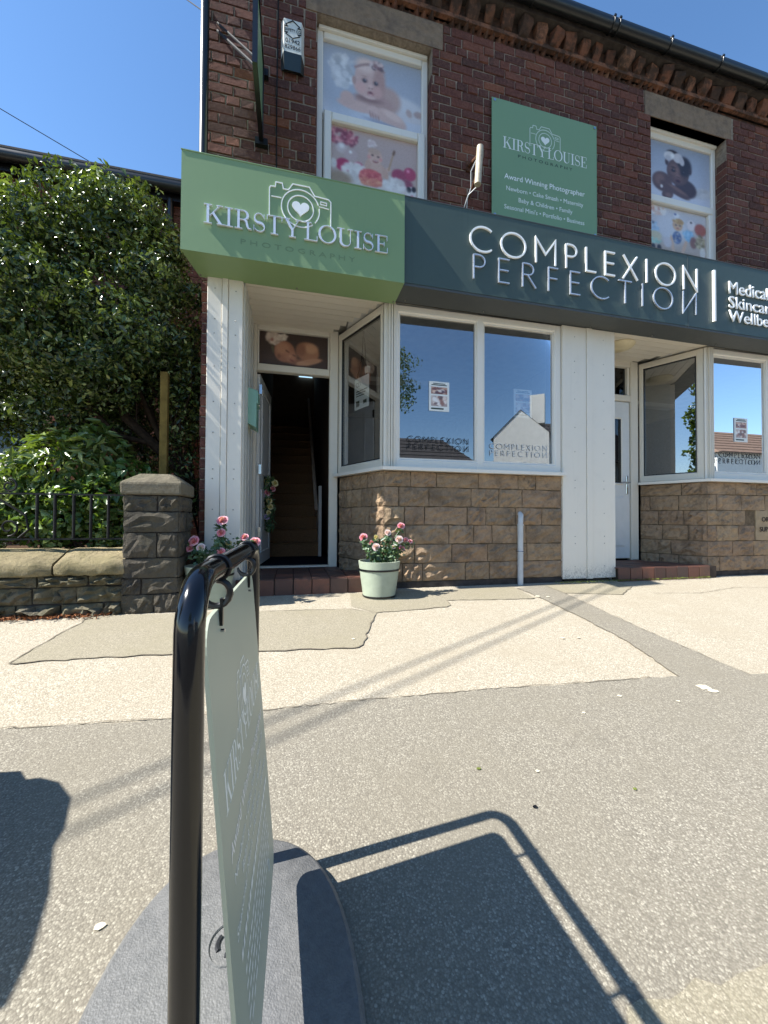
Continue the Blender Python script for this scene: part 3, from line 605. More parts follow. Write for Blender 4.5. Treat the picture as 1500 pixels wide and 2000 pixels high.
for x in (3.23, 3.30, 3.98, 4.70, 5.42, .5, 1.4, 2.3):
    b = B(); b.tube([(x, -.185-.064*math.cos(math.pi*t/8), 5.872-.064*math.sin(math.pi*t/8)) for t in range(-1, 9)], .007, 6); b.box((x-.012, -.256, 5.895), (x+.012, -.24, 5.912)); b.build('gutter_bracket', 'gutter_black', g)
b = B(); b.face((XL-.05, -.15, 5.93), (XR+.05, -.15, 5.93), (XR+.05, 3.6, 8.2), (XL-.05, 3.6, 8.2)); b.face((XL-.05, -.15, 5.90), (XL-.05, 3.6, 8.17), (XR+.05, 3.6, 8.17), (XR+.05, -.15, 5.90)); b.face((XL-.05, 7.3, 5.93), (XL-.05, 3.6, 8.2), (XR+.05, 3.6, 8.2), (XR+.05, 7.3, 5.93)); b.face((XL-.05, -.15, 5.9), (XR+.05, -.15, 5.9), (XR+.05, -.15, 5.93), (XL-.05, -.15, 5.93))
b.face((XL+.02, 0, 5.86), (XL+.02, 7.2, 5.86), (XL+.02, 3.6, 8.1)); b.build('roof', 'slate_roof', SHOP)
b = B().tube([(-.745, -.075, 5.8), (-.745, -.075, 3.3)], .034, 14); dp = b.build('downpipe', 'gutter_black', SHOP, True)
for z in (5.28, 3.55): B().tube([(-.745, -.075, z), (-.745, -.075, z+.09)], .042, 14).build('pipe_collar', 'gutter_black', dp, True)
# upstairs windows
def sash(a, y, parts, name, lab):
    x0, x1, z0, z1 = a
    wn = B().box((x0+.005, y, z0), (x0+.065, y+.07, z1), .008).box((x1-.065, y, z0), (x1-.005, y+.07, z1), .008).box((x0+.067, y-.002, z1-.085), (x1-.067, y+.07, z1-.001), .008).box((x0+.02, y-.03, z1-.03), (x1-.02, y-.001, z1+.0), .006).build('window', 'upvc', SHOP)
    wn['label'] = lab
    return wn
WL = sash(W1, .10, None, 'w', 'upstairs window showing a baby in a headband above a cake smash photograph')
B().box((W1[0]+.067, .105, 4.47), (W1[1]-.067, .16, 4.50)).build('meeting_rail', 'upvc', WL)
x0, x1 = .262, 1.262
b = B().box((x0-.005, .075, 3.4), (x0+.068, .14, 4.49), .01).box((x1-.073, .075, 3.4), (x1, .14, 4.49), .01).box((x0+.07, .077, 4.402), (x1-.075, .14, 4.49), .012).box((x0+.07, .077, 3.75), (x1-.075, .14, 3.83), .012); b.build('lower_sash', 'upvc', WL)
WR = sash(W2, .12, None, 'w', 'upstairs window with a baby in a white bow above a picture of dolls and toys')
b = B().box((W2[0]+.067, .108, 4.41), (W2[1]-.067, .17, 4.50), .01).box((W2[0]+.067, .108, 3.4), (W2[0]+.10, .17, 4.408), .008).box((W2[1]-.125, .108, 3.4), (W2[1]-.067, .17, 4.408), .01).box((W2[0]+.102, .108, 3.75), (W2[1]-.127, .17, 3.82), .01); b.build('lower_sash', 'upvc', WR)
# -- photographs printed on the panes
sk, skd, skl = (206, 164, 150), (150, 104, 96), (232, 200, 186)
p = Photo(140, 104, (158, 166, 180), (190, 194, 206)); p.blob(.5, .02, .9, .3, (206, 208, 216), .9).blob(.15, .5, .25, .4, (172, 180, 194), .9)
p.fluff(.19, .66, .12, .22, [(214, 214, 216), (196, 198, 200), (166, 168, 172), (226, 226, 226)], 70, .035)
p.blob(.8, .36, .3, .15, (214, 212, 214), .6, -10).blob(.9, .24, .18, .07, (212, 206, 206), .6).blob(.87, .3, .03, .06, (196, 168, 158), .6, 20).blob(.97, .31, .05, .05, (186, 158, 150), .6)
p.blob(.64, .4, .14, .2, (196, 158, 144), .5, -20).blob(.5, .32, .2, .14, (190, 148, 136), .5)
p.blob(.34, .22, .2, .075, (216, 176, 162), .35, -3).blob(.24, .3, .07, .1, (212, 172, 158), .4, 20).blob(.68, .15, .17, .11, (216, 176, 160), .3, -20).blob(.7, .2, .11, .05, (230, 194, 178), .8, -20).blob(.5, .2, .06, .08, (222, 182, 168), .4, 20)
for a in range(4): p.blob(.47+.028*a, .15-.012*a, .009, .055, (182, 138, 126), .8, 12)
p.blob(.46, .36, .13, .045, (150, 110, 102), .9)
p.blob(.46, .64, .15, .275, (212, 172, 158), .12).blob(.46, .52, .158, .15, (214, 172, 158), .25).blob(.42, .83, .1, .1, (230, 198, 184), .9).blob(.56, .62, .06, .24, (186, 142, 130), .9).blob(.37, .5, .055, .08, (222, 170, 158), .9).blob(.54, .49, .05, .08, (212, 160, 148), .9).blob(.305, .58, .02, .06, (188, 144, 132), .5)
for ex in (.41, .525): p.blob(ex, .615, .034, .035, (180, 136, 126), .9).blob(ex, .61, .02, .028, (62, 54, 62), .55).blob(ex+.006, .622, .006, .01, (220, 220, 226), .6).blob(ex, .672, .036, .012, (190, 146, 132), .9)
p.blob(.47, .545, .024, .03, (226, 184, 170), .7).blob(.456, .522, .008, .01, (150, 100, 94), .6).blob(.484, .522, .008, .01, (150, 100, 94), .6).blob(.47, .445, .032, .034, (182, 112, 110), .6).blob(.47, .455, .016, .014, (112, 60, 64), .6).blob(.47, .425, .022, .014, (226, 170, 162), .6).blob(.465, .385, .05, .018, (224, 184, 170), .9)
for t in np.linspace(0, 1, 26): p.blob(.315+.29*t, .77+.1*math.sin(t*2.6)-.02*t, .012, .02, (172, 138, 132), .7)
p.fluff(.53, .86, .065, .06, [(126, 84, 90), (196, 160, 158), (220, 196, 194), (100, 80, 86)], 44, .018).blob(.62, .05, .2, .03, (166, 166, 182), .9, -8); p.grain(2.5)
p.build((.25, 0), (1.236, 0), 4.505, 5.202, .135, WL)
p = Photo(120, 84, (184, 156, 146), (196, 172, 158)); p.blob(.7, .8, .6, .4, (190, 164, 154), .9).fluff(.13, .82, .17, .14, [(170, 70, 90), (206, 110, 120), (130, 50, 70), (226, 150, 150)], 90, .022)
p.blob(.12, .64, .065, .09, (206, 188, 184), .5).blob(.12, .67, .03, .04, (236, 228, 224), .9).blob(.22, .55, .075, .1, (196, 170, 166), .5).blob(.22, .6, .018, .025, (246, 244, 240), .6).blob(.14, .36, .085, .11, (184, 44, 84), .25).blob(.31, .38, .06, .08, (196, 60, 92), .3).blob(.03, .36, .04, .08, (220, 214, 206), .5)
p.blob(.91, .44, .075, .115, (186, 58, 92), .2).blob(.89, .49, .02, .03, (240, 130, 160), .7).blob(.78, .38, .085, .11, (166, 60, 88), .3).blob(.87, .24, .08, .1, (150, 66, 88), .5).blob(.93, .13, .065, .1, (226, 220, 216), .25).blob(.9, .17, .03, .05, (30, 28, 34), .4).blob(.96, .19, .025, .05, (34, 30, 34), .4).blob(.94, .06, .02, .03, (220, 110, 130), .5)
p.blob(.5, .1, .4, .12, (222, 212, 202), .6).fluff(.28, .28, .14, .13, [(228, 220, 214), (214, 204, 198), (240, 234, 228)], 70, .03).fluff(.72, .2, .12, .12, [(226, 218, 212), (212, 202, 196), (238, 232, 226)], 60, .03)
p.blob(.51, .38, .11, .15, (214, 172, 150), .25).blob(.42, .46, .035, .1, (208, 164, 142), .35, -15).blob(.62, .36, .035, .1, (206, 162, 140), .35, 20).blob(.655, .44, .028, .04, (216, 174, 152), .4)
p.blob(.5, .61, .085, .135, (218, 176, 154), .16).blob(.49, .7, .07, .05, (196, 160, 136), .8).blob(.47, .63, .014, .012, (60, 40, 40), .5).blob(.535, .62, .014, .012, (60, 40, 40), .5).blob(.505, .535, .032, .02, (140, 60, 60), .4).blob(.505, .54, .022, .008, (240, 226, 220), .5).blob(.43, .59, .02, .03, (226, 150, 140), .9).blob(.565, .58, .02, .03, (226, 150, 140), .9)
p.fluff(.46, .82, .045, .06, [(228, 212, 206), (206, 180, 178), (238, 230, 224)], 30, .016)
for t in np.linspace(0, 1, 16): p.blob(.66+.055*t, .44+.3*t, .008, .014, (182, 140, 96), .5)
p.blob(.72, .75, .014, .05, (120, 84, 60), .5, -12)
p.blob(.45, .23, .135, .155, (216, 92, 86), .12).fluff(.45, .29, .12, .08, [(232, 96, 96), (206, 70, 80), (240, 130, 116)], 70, .017).fluff(.45, .17, .12, .07, [(236, 140, 106), (226, 120, 96), (244, 170, 130)], 60, .017).blob(.45, .07, .2, .025, (206, 190, 178), .6).blob(.1, .12, .14, .12, (166, 140, 110), .8); p.grain(2.5)
p.build((.328, 0), (1.19, 0), 3.825, 4.405, .118, WL)
p = Photo(110, 96, (150, 160, 178), (196, 200, 214)); p.blob(.5, 0, .8, .22, (206, 208, 220), .6).blob(.85, .24, .25, .09, (196, 196, 200), .7, 10).fluff(.86, .26, .12, .06, [(186, 184, 186), (206, 204, 206)], 30, .03)
d1, d2, d3 = (92, 64, 62), (66, 46, 50), (128, 90, 80)
p.blob(.62, .27, .17, .16, d2, .3, -15).blob(.26, .3, .15, .17, d1, .25, -30).blob(.22, .33, .07, .1, d3, .9, -20).blob(.45, .2, .24, .07, d1, .3, -22).blob(.5, .22, .16, .03, d3, .8, -22).blob(.34, .1, .09, .08, d1, .3, 30).blob(.35, .09, .05, .04, d3, .8).blob(.25, .215, .02, .03, (226, 220, 220), .5)
p.blob(.5, .53, .17, .235, d1, .12).blob(.6, .66, .11, .17, (44, 34, 40), .5).blob(.45, .56, .08, .1, d3, .9).blob(.5, .41, .08, .07, (112, 76, 70), .9).blob(.33, .67, .025, .06, d2, .5).blob(.69, .6, .022, .06, d2, .5)
for ex in (.43, .58): p.blob(ex, .545, .036, .03, (48, 32, 38), .5).blob(ex, .545, .014, .018, (16, 12, 18), .4).blob(ex+.006, .556, .007, .008, (220, 220, 226), .5).blob(ex, .6, .045, .012, (46, 32, 36), .7)
p.blob(.5, .46, .038, .034, (136, 96, 86), .5).blob(.487, .445, .009, .01, (40, 24, 28), .5).blob(.515, .445, .009, .01, (40, 24, 28), .5).blob(.5, .375, .042, .028, (84, 44, 50), .5).blob(.5, .374, .02, .012, (40, 20, 28), .5)
p.blob(.42, .84, .09, .06, (36, 28, 34), .5).blob(.37, .79, .085, .075, (216, 212, 212), .2, 20).blob(.5, .78, .075, .09, (206, 200, 202), .25, -30).blob(.56, .74, .04, .08, (196, 190, 194), .3, 10).blob(.42, .8, .028, .035, (240, 238, 236), .3).blob(.35, .74, .04, .05, (190, 186, 190), .5); p.grain(2.5)
p.build((W2[0]+.07, 0), (W2[1]-.068, 0), 4.502, 5.195, .145, WR)
p = Photo(100, 84, (196, 196, 204), (186, 160, 140)); p.blob(.4, .6, .3, .3, (206, 206, 214), .9).blob(.5, .02, .8, .12, (172, 146, 124), .6)
p.fluff(.17, .9, .13, .09, [(196, 110, 90), (220, 180, 160), (230, 224, 220)], 40, .03).blob(.05, .62, .08, .05, (70, 80, 100), .5).fluff(.09, .55, .09, .1, [(160, 196, 226), (190, 214, 234), (140, 170, 200)], 40, .03).blob(.13, .38, .11, .09, (206, 196, 160), .4).fluff(.13, .27, .11, .05, [(140, 196, 180), (170, 216, 200), (206, 196, 166)], 36, .025).blob(.1, .14, .035, .06, (46, 40, 46), .4).blob(.2, .14, .035, .06, (46, 40, 46), .4)
p.blob(.51, .68, .085, .12, (214, 170, 130), .2).fluff(.52, .76, .08, .05, [(190, 140, 80), (214, 176, 110)], 30, .018).blob(.48, .68, .016, .016, (70, 60, 70), .5).blob(.55, .68, .016, .016, (70, 60, 70), .5).blob(.51, .615, .025, .013, (180, 90, 86), .5).blob(.49, .88, .05, .05, (226, 226, 232), .4).blob(.47, .9, .02, .02, (70, 90, 150), .5)
p.blob(.5, .42, .075, .13, (84, 104, 150), .25).fluff(.5, .42, .06, .11, [(60, 84, 140), (130, 150, 190), (206, 190, 170)], 30, .016).blob(.42, .25, .03, .2, (216, 176, 146), .3, 8).blob(.62, .24, .03, .2, (214, 172, 142), .3, -18).blob(.68, .05, .05, .025, (216, 176, 146), .4).blob(.34, .28, .07, .1, (206, 196, 200), .5)
p.blob(.74, .74, .07, .11, (226, 214, 214), .25).blob(.74, .8, .018, .02, (60, 50, 50), .5).fluff(.7, .5, .09, .1, [(150, 200, 236), (186, 220, 240), (120, 176, 216)], 40, .028).blob(.78, .38, .06, .12, (140, 90, 80), .5).blob(.9, .68, .1, .13, (176, 84, 70), .4).fluff(.88, .42, .09, .14, [(170, 150, 110), (120, 104, 76), (206, 190, 150)], 50, .022).blob(.94, .2, .05, .12, (220, 214, 206), .3); p.grain(3)
p.build((W2[0]+.103, 0), (W2[1]-.128, 0), 3.822, 4.408, .15, WR)
# -- shopfront carcass: floors, rooms, hall
b = B().box((.62, .9, .06), (3.40, 4.2, .2)); b.build('shop_floor', 'room_floor', SHOP); B().box((4.75, .9, .06), (7.4, 4.2, .2)).build('shop_floor', 'room_floor', SHOP)
rm = B()
for x0, x1 in ((.56, 3.36), (4.5, 7.4)):
    rm.face((x0, 4.2, .2), (x1, 4.2, .2), (x1, 4.2, 2.7), (x0, 4.2, 2.7)); rm.face((x0, .78, .2), (x0, 4.2, .2), (x0, 4.2, 2.7), (x0, .78, 2.7)); rm.face((x1, .05, .2), (x1, 4.2, .2), (x1, 4.2, 2.7), (x1, .05, 2.7))
rm.build('room_walls', 'room_wall', SHOP)
cl = B()
for x0, x1 in ((.56, 3.36), (4.5, 7.4)): cl.face((x0, .0, 2.705), (x0, 4.2, 2.705), (x1, 4.2, 2.705), (x1, .0, 2.705))
cl.build('room_ceiling', 'room_ceiling', SHOP)
for x in (1.6, 6.0): B().box((x-.6, 1.9, 2.63), (x+.6, 2.05, 2.70)).build('ceiling_light', 'letter_white', SHOP)
b = B().box((.9, 3.4, .2), (2.6, 4.1, 1.1)); b.build('shop_counter', 'room_wall', SHOP)
# hall and stairs
h = B(); h.face((-.46, .8, .12), (-.46, 6, .12), (-.46, 6, 4.6), (-.46, .8, 4.6)); h.face((.5, .8, .12), (.5, 6, .12), (.5, 6, 4.6), (.5, .8, 4.6)); h.face((-.46, 6, .12), (.5, 6, .12), (.5, 6, 4.6), (-.46, 6, 4.6)); h.face((-.46, .82, 2.72), (.5, .82, 2.72), (.5, .82, 4.6), (-.46, .82, 4.6)); h.face((-.46, .8, 4.6), (.5, .8, 4.6), (.5, 6, 4.6), (-.46, 6, 4.6)); h.build('hall_walls', 'hall_dark', SHOP)
h = B(); h.face((-.46, .79, .122), (.5, .79, .122), (.5, 2, .122), (-.46, 2, .122)); h.build('hall_mat', 'mat_dark', SHOP)
stair = B().box((-.3, 1.98, .1), (-.29, 2.0, .2)).build('staircase', 'hall_dark', SHOP)
for i in range(13):
    z = .122+i*.188; y = 1.95+i*.235; bb = B(); prof = [(y, z), (y-.012, z+.165), (y-.026, z+.178), (y-.02, z+.19), (y+.26, z+.19), (y+.26, z)]
    k = bb.vs([(-.455, p, q) for p, q in prof]+[(.36, p, q) for p, q in prof]); m = len(prof); bb.f += [(k+j, k+(j+1) % m, k+m+(j+1) % m, k+m+j) for j in range(m)]+[tuple(k+j for j in range(m)), tuple(k+m+j for j in reversed(range(m)))]; bb.build('tread', 'carpet', stair)
b = B().box((.36, 1.9, .122), (.40, 1.98, 1.1)); b.build('newel', 'door_inside', SHOP)
b = B(); b.tube([(.33, 1.92, .78), (.33, 5.0, 3.25)], .024, 8); b.build('handrail', 'handrail', SHOP, True)
b = B(); k = b.vs([(.365, 1.95, .14), (.365, 1.95, .42), (.365, 5.0, 2.85), (.365, 5.0, 2.55), (.39, 1.95, .14), (.39, 1.95, .42), (.39, 5.0, 2.85), (.39, 5.0, 2.55)]); b.f += [(k, k+1, k+2, k+3), (k+7, k+6, k+5, k+4), (k, k+4, k+5, k+1), (k+1, k+5, k+6, k+2)]; b.build('stair_string', 'handrail', SHOP)
b = B().box((.40, .83, .122), (.47, .86, 2.2)); b.build('inner_door_post', 'door_inside', SHOP)
g = P(597, 733, 5.95); n = N('daylight'); n.b.inputs['Emission Color'].default_value = (.45, .75, 1, 1); n.b.inputs['Emission Strength'].default_value = .6
B().box((g.x-.16, 5.95, g.z-.04), (g.x+.16, 5.99, g.z+.3)).build('landing_window', 'daylight', SHOP)
# -- pilasters
def pilaster(xs, y, z0, z1, label):
    x0, s0, s1, x1 = xs
    pl = B().box((x0, y, z0), (s0-.002, y+.06, z1), .004).build('pilaster', 'pilaster_board', SHOP); pl['label'] = label
    B().box((s1+.001, y, z0), (x1, y+.06, z1), .004).build('board', 'pilaster_board', pl); B().box((s0+.001, y-.009, z0-.004), (s1-.001, y+.05, z1), .003).build('batten', 'pilaster_board', pl)
    for fx in ((x0+s0)/2, (s1+x1)/2):
        for z in (.16, .40, .47, .72, .98, 1.06, 1.36, 1.62, 1.92, 2.20, 2.32, 2.58):
            B().tube([(fx+rnd.uniform(-.004, .004), y+.002, z+rnd.uniform(-.006, .006)), (fx, y-.0015, z)], .0055, 6).build('screw_head', 'screw', pl)
    return pl
pilaster((-.706, -.588, -.54, -.424), -.05, .0, 2.688, 'narrow white boarded pilaster left of the open door')
pilaster((2.738, 3.03, 3.10, 3.394), -.05, .03, 2.688, 'wide white boarded pilaster between the two units')
B().box((2.80, .0, -.05), (3.35, .3, 2.69)).build('pilaster_core', 'plinth_dark', SHOP)
B().box((-.70, .012, -.05), (-.44, .3, 2.69)).build('pilaster_core', 'plinth_dark', SHOP)
rt = B()
for i in range(6): rt.box((-.425, .012+i*.118, .0), (-.410+.006*(i % 2), .012+i*.118+.112, 2.70))
rt.build('door_return', 'upvc_old', SHOP)
B().box((3.394, .012, .0), (3.41, .62, 2.70)).build('door_return', 'upvc_old', SHOP)
# -- entrance soffit planks
for (x0, x1, y1) in ((-.424, None, .74), (3.396, None, .6)):
    y = -.04
    while y < y1-.02:
        c = (.86-.46*((y+.05+.03)/.78)) if x0 < 0 else (4.74-.48*((y+.05)/.63)); B().box((x0, y+.002, 2.700+.0), (c, min(y+.096, y1), 2.715)).build('soffit_plank', 'upvc_cream', SHOP); B().box((x0, y+.096, 2.706), (c, y+.1, 2.715)).build('soffit_groove', 'plinth_dark', SHOP) if 0 else None; y += .1
    B().box((x0, -.04, 2.716), (.9 if x0 < 0 else 4.8, y1+.1, 2.73)).build('soffit_backing', 'screw', SHOP)
# -- open door unit
def bars(lst, m, name, parent, mx=None, ch=.008):
    b = B(); b.mx = mx
    for a, c in lst: b.box(a, c, ch)
    return b.build(name, m, parent)
D1 = bars([((-.44, .735, .11), (-.375, .81, 2.73)), ((.392, .735, .11), (.486, .81, 2.73)), ((-.374, .737, 2.655), (.391, .81, 2.73)), ((-.374, .737, 2.215), (.391, .81, 2.29)), ((-.374, .737, .108), (.391, .83, .135))], 'upvc_cream', 'door_frame', SHOP)
D1['label'] = 'cream door frame of the open entrance with a sleeping newborn picture above it'
bars([((-.374, .75, 2.291), (-.355, .8, 2.654))], 'upvc', 'transom_bead', D1); bars([((.372, .75, 2.291), (.391, .8, 2.654))], 'upvc', 'transom_bead', D1)
p = Photo(120, 58, (58, 44, 42), (66, 48, 44)); p.blob(.5, .1, .6, .3, (74, 54, 46), .9)
p.blob(.7, .5, .17, .3, (176, 116, 84), .3, -18).blob(.75, .62, .1, .15, (206, 150, 112), .8).blob(.6, .55, .07, .2, (150, 94, 70), .8).blob(.58, .17, .2, .1, (150, 96, 72), .5).blob(.72, .2, .2, .09, (196, 138, 102), .4, 14).blob(.64, .14, .1, .06, (206, 148, 112), .5)
p.blob(.36, .45, .15, .32, (172, 108, 80), .2, -14).blob(.33, .55, .1, .18, (198, 136, 102), .9).blob(.45, .33, .09, .17, (190, 126, 96), .8).blob(.4, .47, .035, .016, (86, 50, 44), .6, -30).blob(.5, .36, .03, .014, (86, 50, 44), .6, -30).blob(.44, .33, .02, .04, (206, 146, 112), .7).blob(.47, .2, .035, .025, (140, 70, 62), .6, -20).blob(.28, .3, .025, .07, (140, 86, 64), .7)
p.fluff(.2, .82, .085, .16, [(226, 206, 190), (206, 182, 164), (240, 226, 212), (186, 156, 140)], 70, .03).fluff(.33, .88, .07, .09, [(220, 204, 188), (240, 230, 216)], 30, .02).blob(.18, .78, .02, .05, (170, 110, 96), .6).blob(.19, .5, .02, .12, (90, 84, 62), .5, 10); p.grain(2)
p.build((-.354, .78), (.371, .78), 2.292, 2.653, .0, D1)
mxd, Ld = frame_mx((-.345, .82), (-.27, 1.62))
DL = B(); DL.mx = mxd; DL.box((0, 0, .14), (Ld, .05, 2.2)); DL = DL.build('door', 'door_white', SHOP)
dm = B(); dm.mx = mxd
for z0, z1 in ((.28, .95), (1.15, 2.06)):
    for a in ((.12, .135), (Ld-.135, Ld-.12)): dm.box((a[0], -.008, z0), (a[1], .002, z1))
    for z in (z0-.015, z1): dm.box((.12, -.008, z), (Ld-.12, .002, z+.015))
dm.build('moulding', 'door_white', DL)
for z in (.45, 1.12, 1.98): B().box((-.352, .795, z), (-.325, .82, z+.10)).build('hinge', 'chrome', DL)
# -- second entrance, closed door
D2 = bars([((3.412, .60, .13), (3.47, .67, 2.72)), ((4.285, .60, .13), (4.40, .67, 2.72)), ((3.471, .602, 2.64), (4.284, .67, 2.72)), ((3.471, .602, 2.19), (4.284, .67, 2.27))], 'upvc_cream', 'door_frame', SHOP)
b = B().box((3.475, .66, 2.272), (4.28, .664, 2.638)); b.build('transom_pane', 'glass_dark', D2)
bars([((4.25, .62, 2.272), (4.284, .66, 2.638))], 'upvc', 'transom_bead', D2)
DR = bars([((3.475, .62, .15), (4.28, .66, 2.185))], 'door_white', 'door', SHOP)
bars([((3.56, .612, .3), (4.19, .619, .95))], 'door_white', 'door_panel', DR); bars([((3.575, .606, .315), (4.175, .6115, .935))], 'door_white', 'door_panel', DR)
bars([((3.56, .610, 1.1), (3.585, .6195, 1.98)), ((4.14, .610, 1.1), (4.165, .6195, 1.98)), ((3.586, .610, 1.1), (4.139, .6195, 1.125)), ((3.586, .610, 1.955), (4.139, .6195, 1.98))], 'upvc', 'glazing_bead', DR)
B().box((3.586, .6165, 1.126), (4.139, .6185, 1.954)).build('door_pane', 'glass_dark', DR)
hd = B().box((4.215, .607, .98), (4.245, .6195, 1.22), .004); hd.tube([(4.23, .61, 1.13), (4.23, .57, 1.13), (4.15, .565, 1.13), (4.10, .57, 1.125)], .009, 8); hd.build('handle', 'chrome', DR)
# -- bay windows
def bay(pts, splits, z0, z1, label, gm, side_gm):
    """pts: plan corners back -> front -> far end"""
    root = None
    for si in range(len(pts)-1):
        mx, L = frame_mx(pts[si], pts[si+1]); sp = splits[si]; fr = []
        fr.append(((0, 0, z1-.075), (L, .06, z1))); fr.append(((0, 0, z0), (L, .06, z0+.085)))
        for a, c in sp['posts']: fr.append(((a, -.002, z0+.001), (c, .062, z1-.001)))
        o = bars(fr, 'upvc' if si else 'upvc_cream', 'bay_window' if root is None else 'bay_frame', SHOP if root is None else root, mx, .01)
        if root is None: root = o; o['label'] = label
        pane = None
        for a, c in sp['panes']:
            g = B(); g.mx = mx; g.face((a-.01, .03, z0+.075), (c+.01, .03, z0+.075), (c+.01, .03, z1-.065), (a-.01, .03, z1-.065)); g.build('pane', side_gm if si == 0 else gm, root)
            q = B(); q.mx = mx; t = .012
            for (u0, u1, w0, w1) in ((a, c, z0+.085, z0+.085+t), (a, c, z1-.075-t, z1-.075), (a, a+t, z0+.085+t, z1-.075-t), (c-t, c, z0+.085+t, z1-.075-t)): q.box((u0, .012, w0), (u1, .028, w1))
            q.build('gasket', 'black_plastic' if si == 0 else 'upvc', root)
    return root
ZS, ZH = 1.132, 2.69
BL = bay([(.488, .752), (.835, -.005), (2.737, -.03)], [{'posts': [(0, .055), (.76, .832)], 'panes': [(.056, .759)]}, {'posts': [(0, .14), (.94, 1.017), (1.822, 1.90)], 'panes': [(.141, .939), (1.018, 1.821)]}], ZS, ZH, 'white bay window with two large panes left of the wide pilaster', 'glass_front', 'glass_side')
BR = bay([(4.405, .60), (4.715, -.005), (6.7, -.03)], [{'posts': [(0, .05), (.595, .678)], 'panes': [(.051, .594)]}, {'posts': [(0, .125), (.955, 1.03), (1.9, 1.98)], 'panes': [(.126, .954), (1.031, 1.899)]}], ZS, ZH, 'white bay window of the second unit at the right edge', 'glass_front', 'glass_front')
def ribs(x, y, n=5):
    b = B()
    for i in range(n): b.box((x-.012+i*.024, y-.012+(.0 if i > 1 else .016*(2-i)), ZS), (x+.004+i*.024, y+.02, ZH-.002))
    return b
ribs(.835, -.015).build('corner_post', 'upvc_cream', BL); ribs(4.715, -.015).build('corner_post', 'upvc_cream', BR)
def sill(pl, parent): B().slab(pl, ZS-.032, ZS-.001).build('sill', 'upvc', parent)
sill([(2.742, .05), (2.742, -.10), (.80, -.085), (.43, .70), (.47, .76), (.9, .05)], BL); sill([(6.8, .05), (6.8, -.10), (4.68, -.085), (4.345, .56), (4.40, .60), (4.8, .05)], BR)
# -- rock-faced stall risers, stone by stone
RZ = [1.098, .95, .766, .59, .406, .227, .055]
def riser(p0, p1, seed, skip=None, cuts=None):
    q = random.Random(seed); mx, L = frame_mx(p0, p1); c = B(); c.mx = mx; c.box((0, .010, -.06), (L, .12, ZS-.034)); core = c.build('stall_riser', 'riser_mortar', SHOP); k = 0
    ang = mx.to_euler().z
    for r in range(6):
        z1, z0 = RZ[r], RZ[r+1]; x = 0; first = True
        while x < L-.02:
            wd = q.choice((.2, .26, .33, .38, .44, .30))*(.55 if first and r % 2 else 1); first = False
            if L-x-wd < .13: wd = L-x
            if not (skip and skip[0] < x+wd/2 < skip[1] and skip[2] < (z0+z1)/2 < skip[3]):
                me = rock(wd-.010, z1-z0-.010, .05, seed*100+k, q.uniform(.010, .026), 7, 5, rough=.85); me.materials.append(MATS['sandstone']); o = link('stone_block', me, None, core, mx @ Vector((x+wd/2, 0, (z0+z1)/2))); o.rotation_euler = (0, 0, ang)
            k += 1; x += wd
    c = B(); c.mx = mx; c.box((0, -.004, -.08), (L, .011, .052)); c.build('plinth', 'plinth_dark', core); return core
riser((.83, -.025), (2.737, -.03), 3); riser((.505, .74), (.83, -.025), 4)
rr = riser((4.70, -.025), (6.8, -.03), 5, (.745, 1.5, .40, .77)); riser((4.42, .6), (4.70, -.025), 6)
pq = rock(.735, .355, .05, 77, .006, 8, 5); pq.materials.append(MATS['plaque_stone']); pq = link('plaque', pq, None, rr, (5.45+.37, -.028, .589)); pq['label'] = 'pale lettered stone set in the stall riser'
text('OR', .082, 'plinth_dark', 'inscription', SHOP, wall_mx(5.535, -.0355, .635), .002); text('SUP', .082, 'plinth_dark', 'inscription', SHOP, wall_mx(5.50, -.0355, .515), .002)
# -- tiled steps
def step(x0, front, y0, y1, zt, bayx, n, name):
    ts = .157; core = B(); core.slab([(x0, y0+.008), (bayx(y0)-.004, y0+.008), (bayx(y1)-.02, y1), (x0, y1)], -.08, zt-.008); st = core.build('step', 'grout', SHOP)
    me = B().box((-ts/2+.004, 0, -.0), (ts/2-.004, .012, zt+.03), .003).mesh('tile'); me.materials.append(MATS['quarry_tile']); mt = B().box((-ts/2+.004, -ts/2+.004, 0), (ts/2-.004, ts/2-.004, .010)).mesh('tile'); mt.materials.append(MATS['quarry_tile'])
    i = 0; x = x0+ts/2-.03
    while x < bayx(y0)-.04:
        link('tile', me, None, st, (x, y0-.003+rnd.uniform(-.001, .001), -.034)); x += ts
    y = y0+ts/2
    while y < y1-.03:
        x = x0+ts/2-.03
        while x < bayx(y)-.06: o = link('tile', mt, None, st, (x, y, zt-.008+rnd.uniform(0, .0015))); x += ts
        y += ts
    return st
step(-.424, 0, -.105, .735, .125, lambda y: .80-.40*(y+.03)/.78, 7, 'a'); step(3.40, 0, -.105, .60, .135, lambda y: 4.69-.36*(y+.03)/.63, 8, 'b')
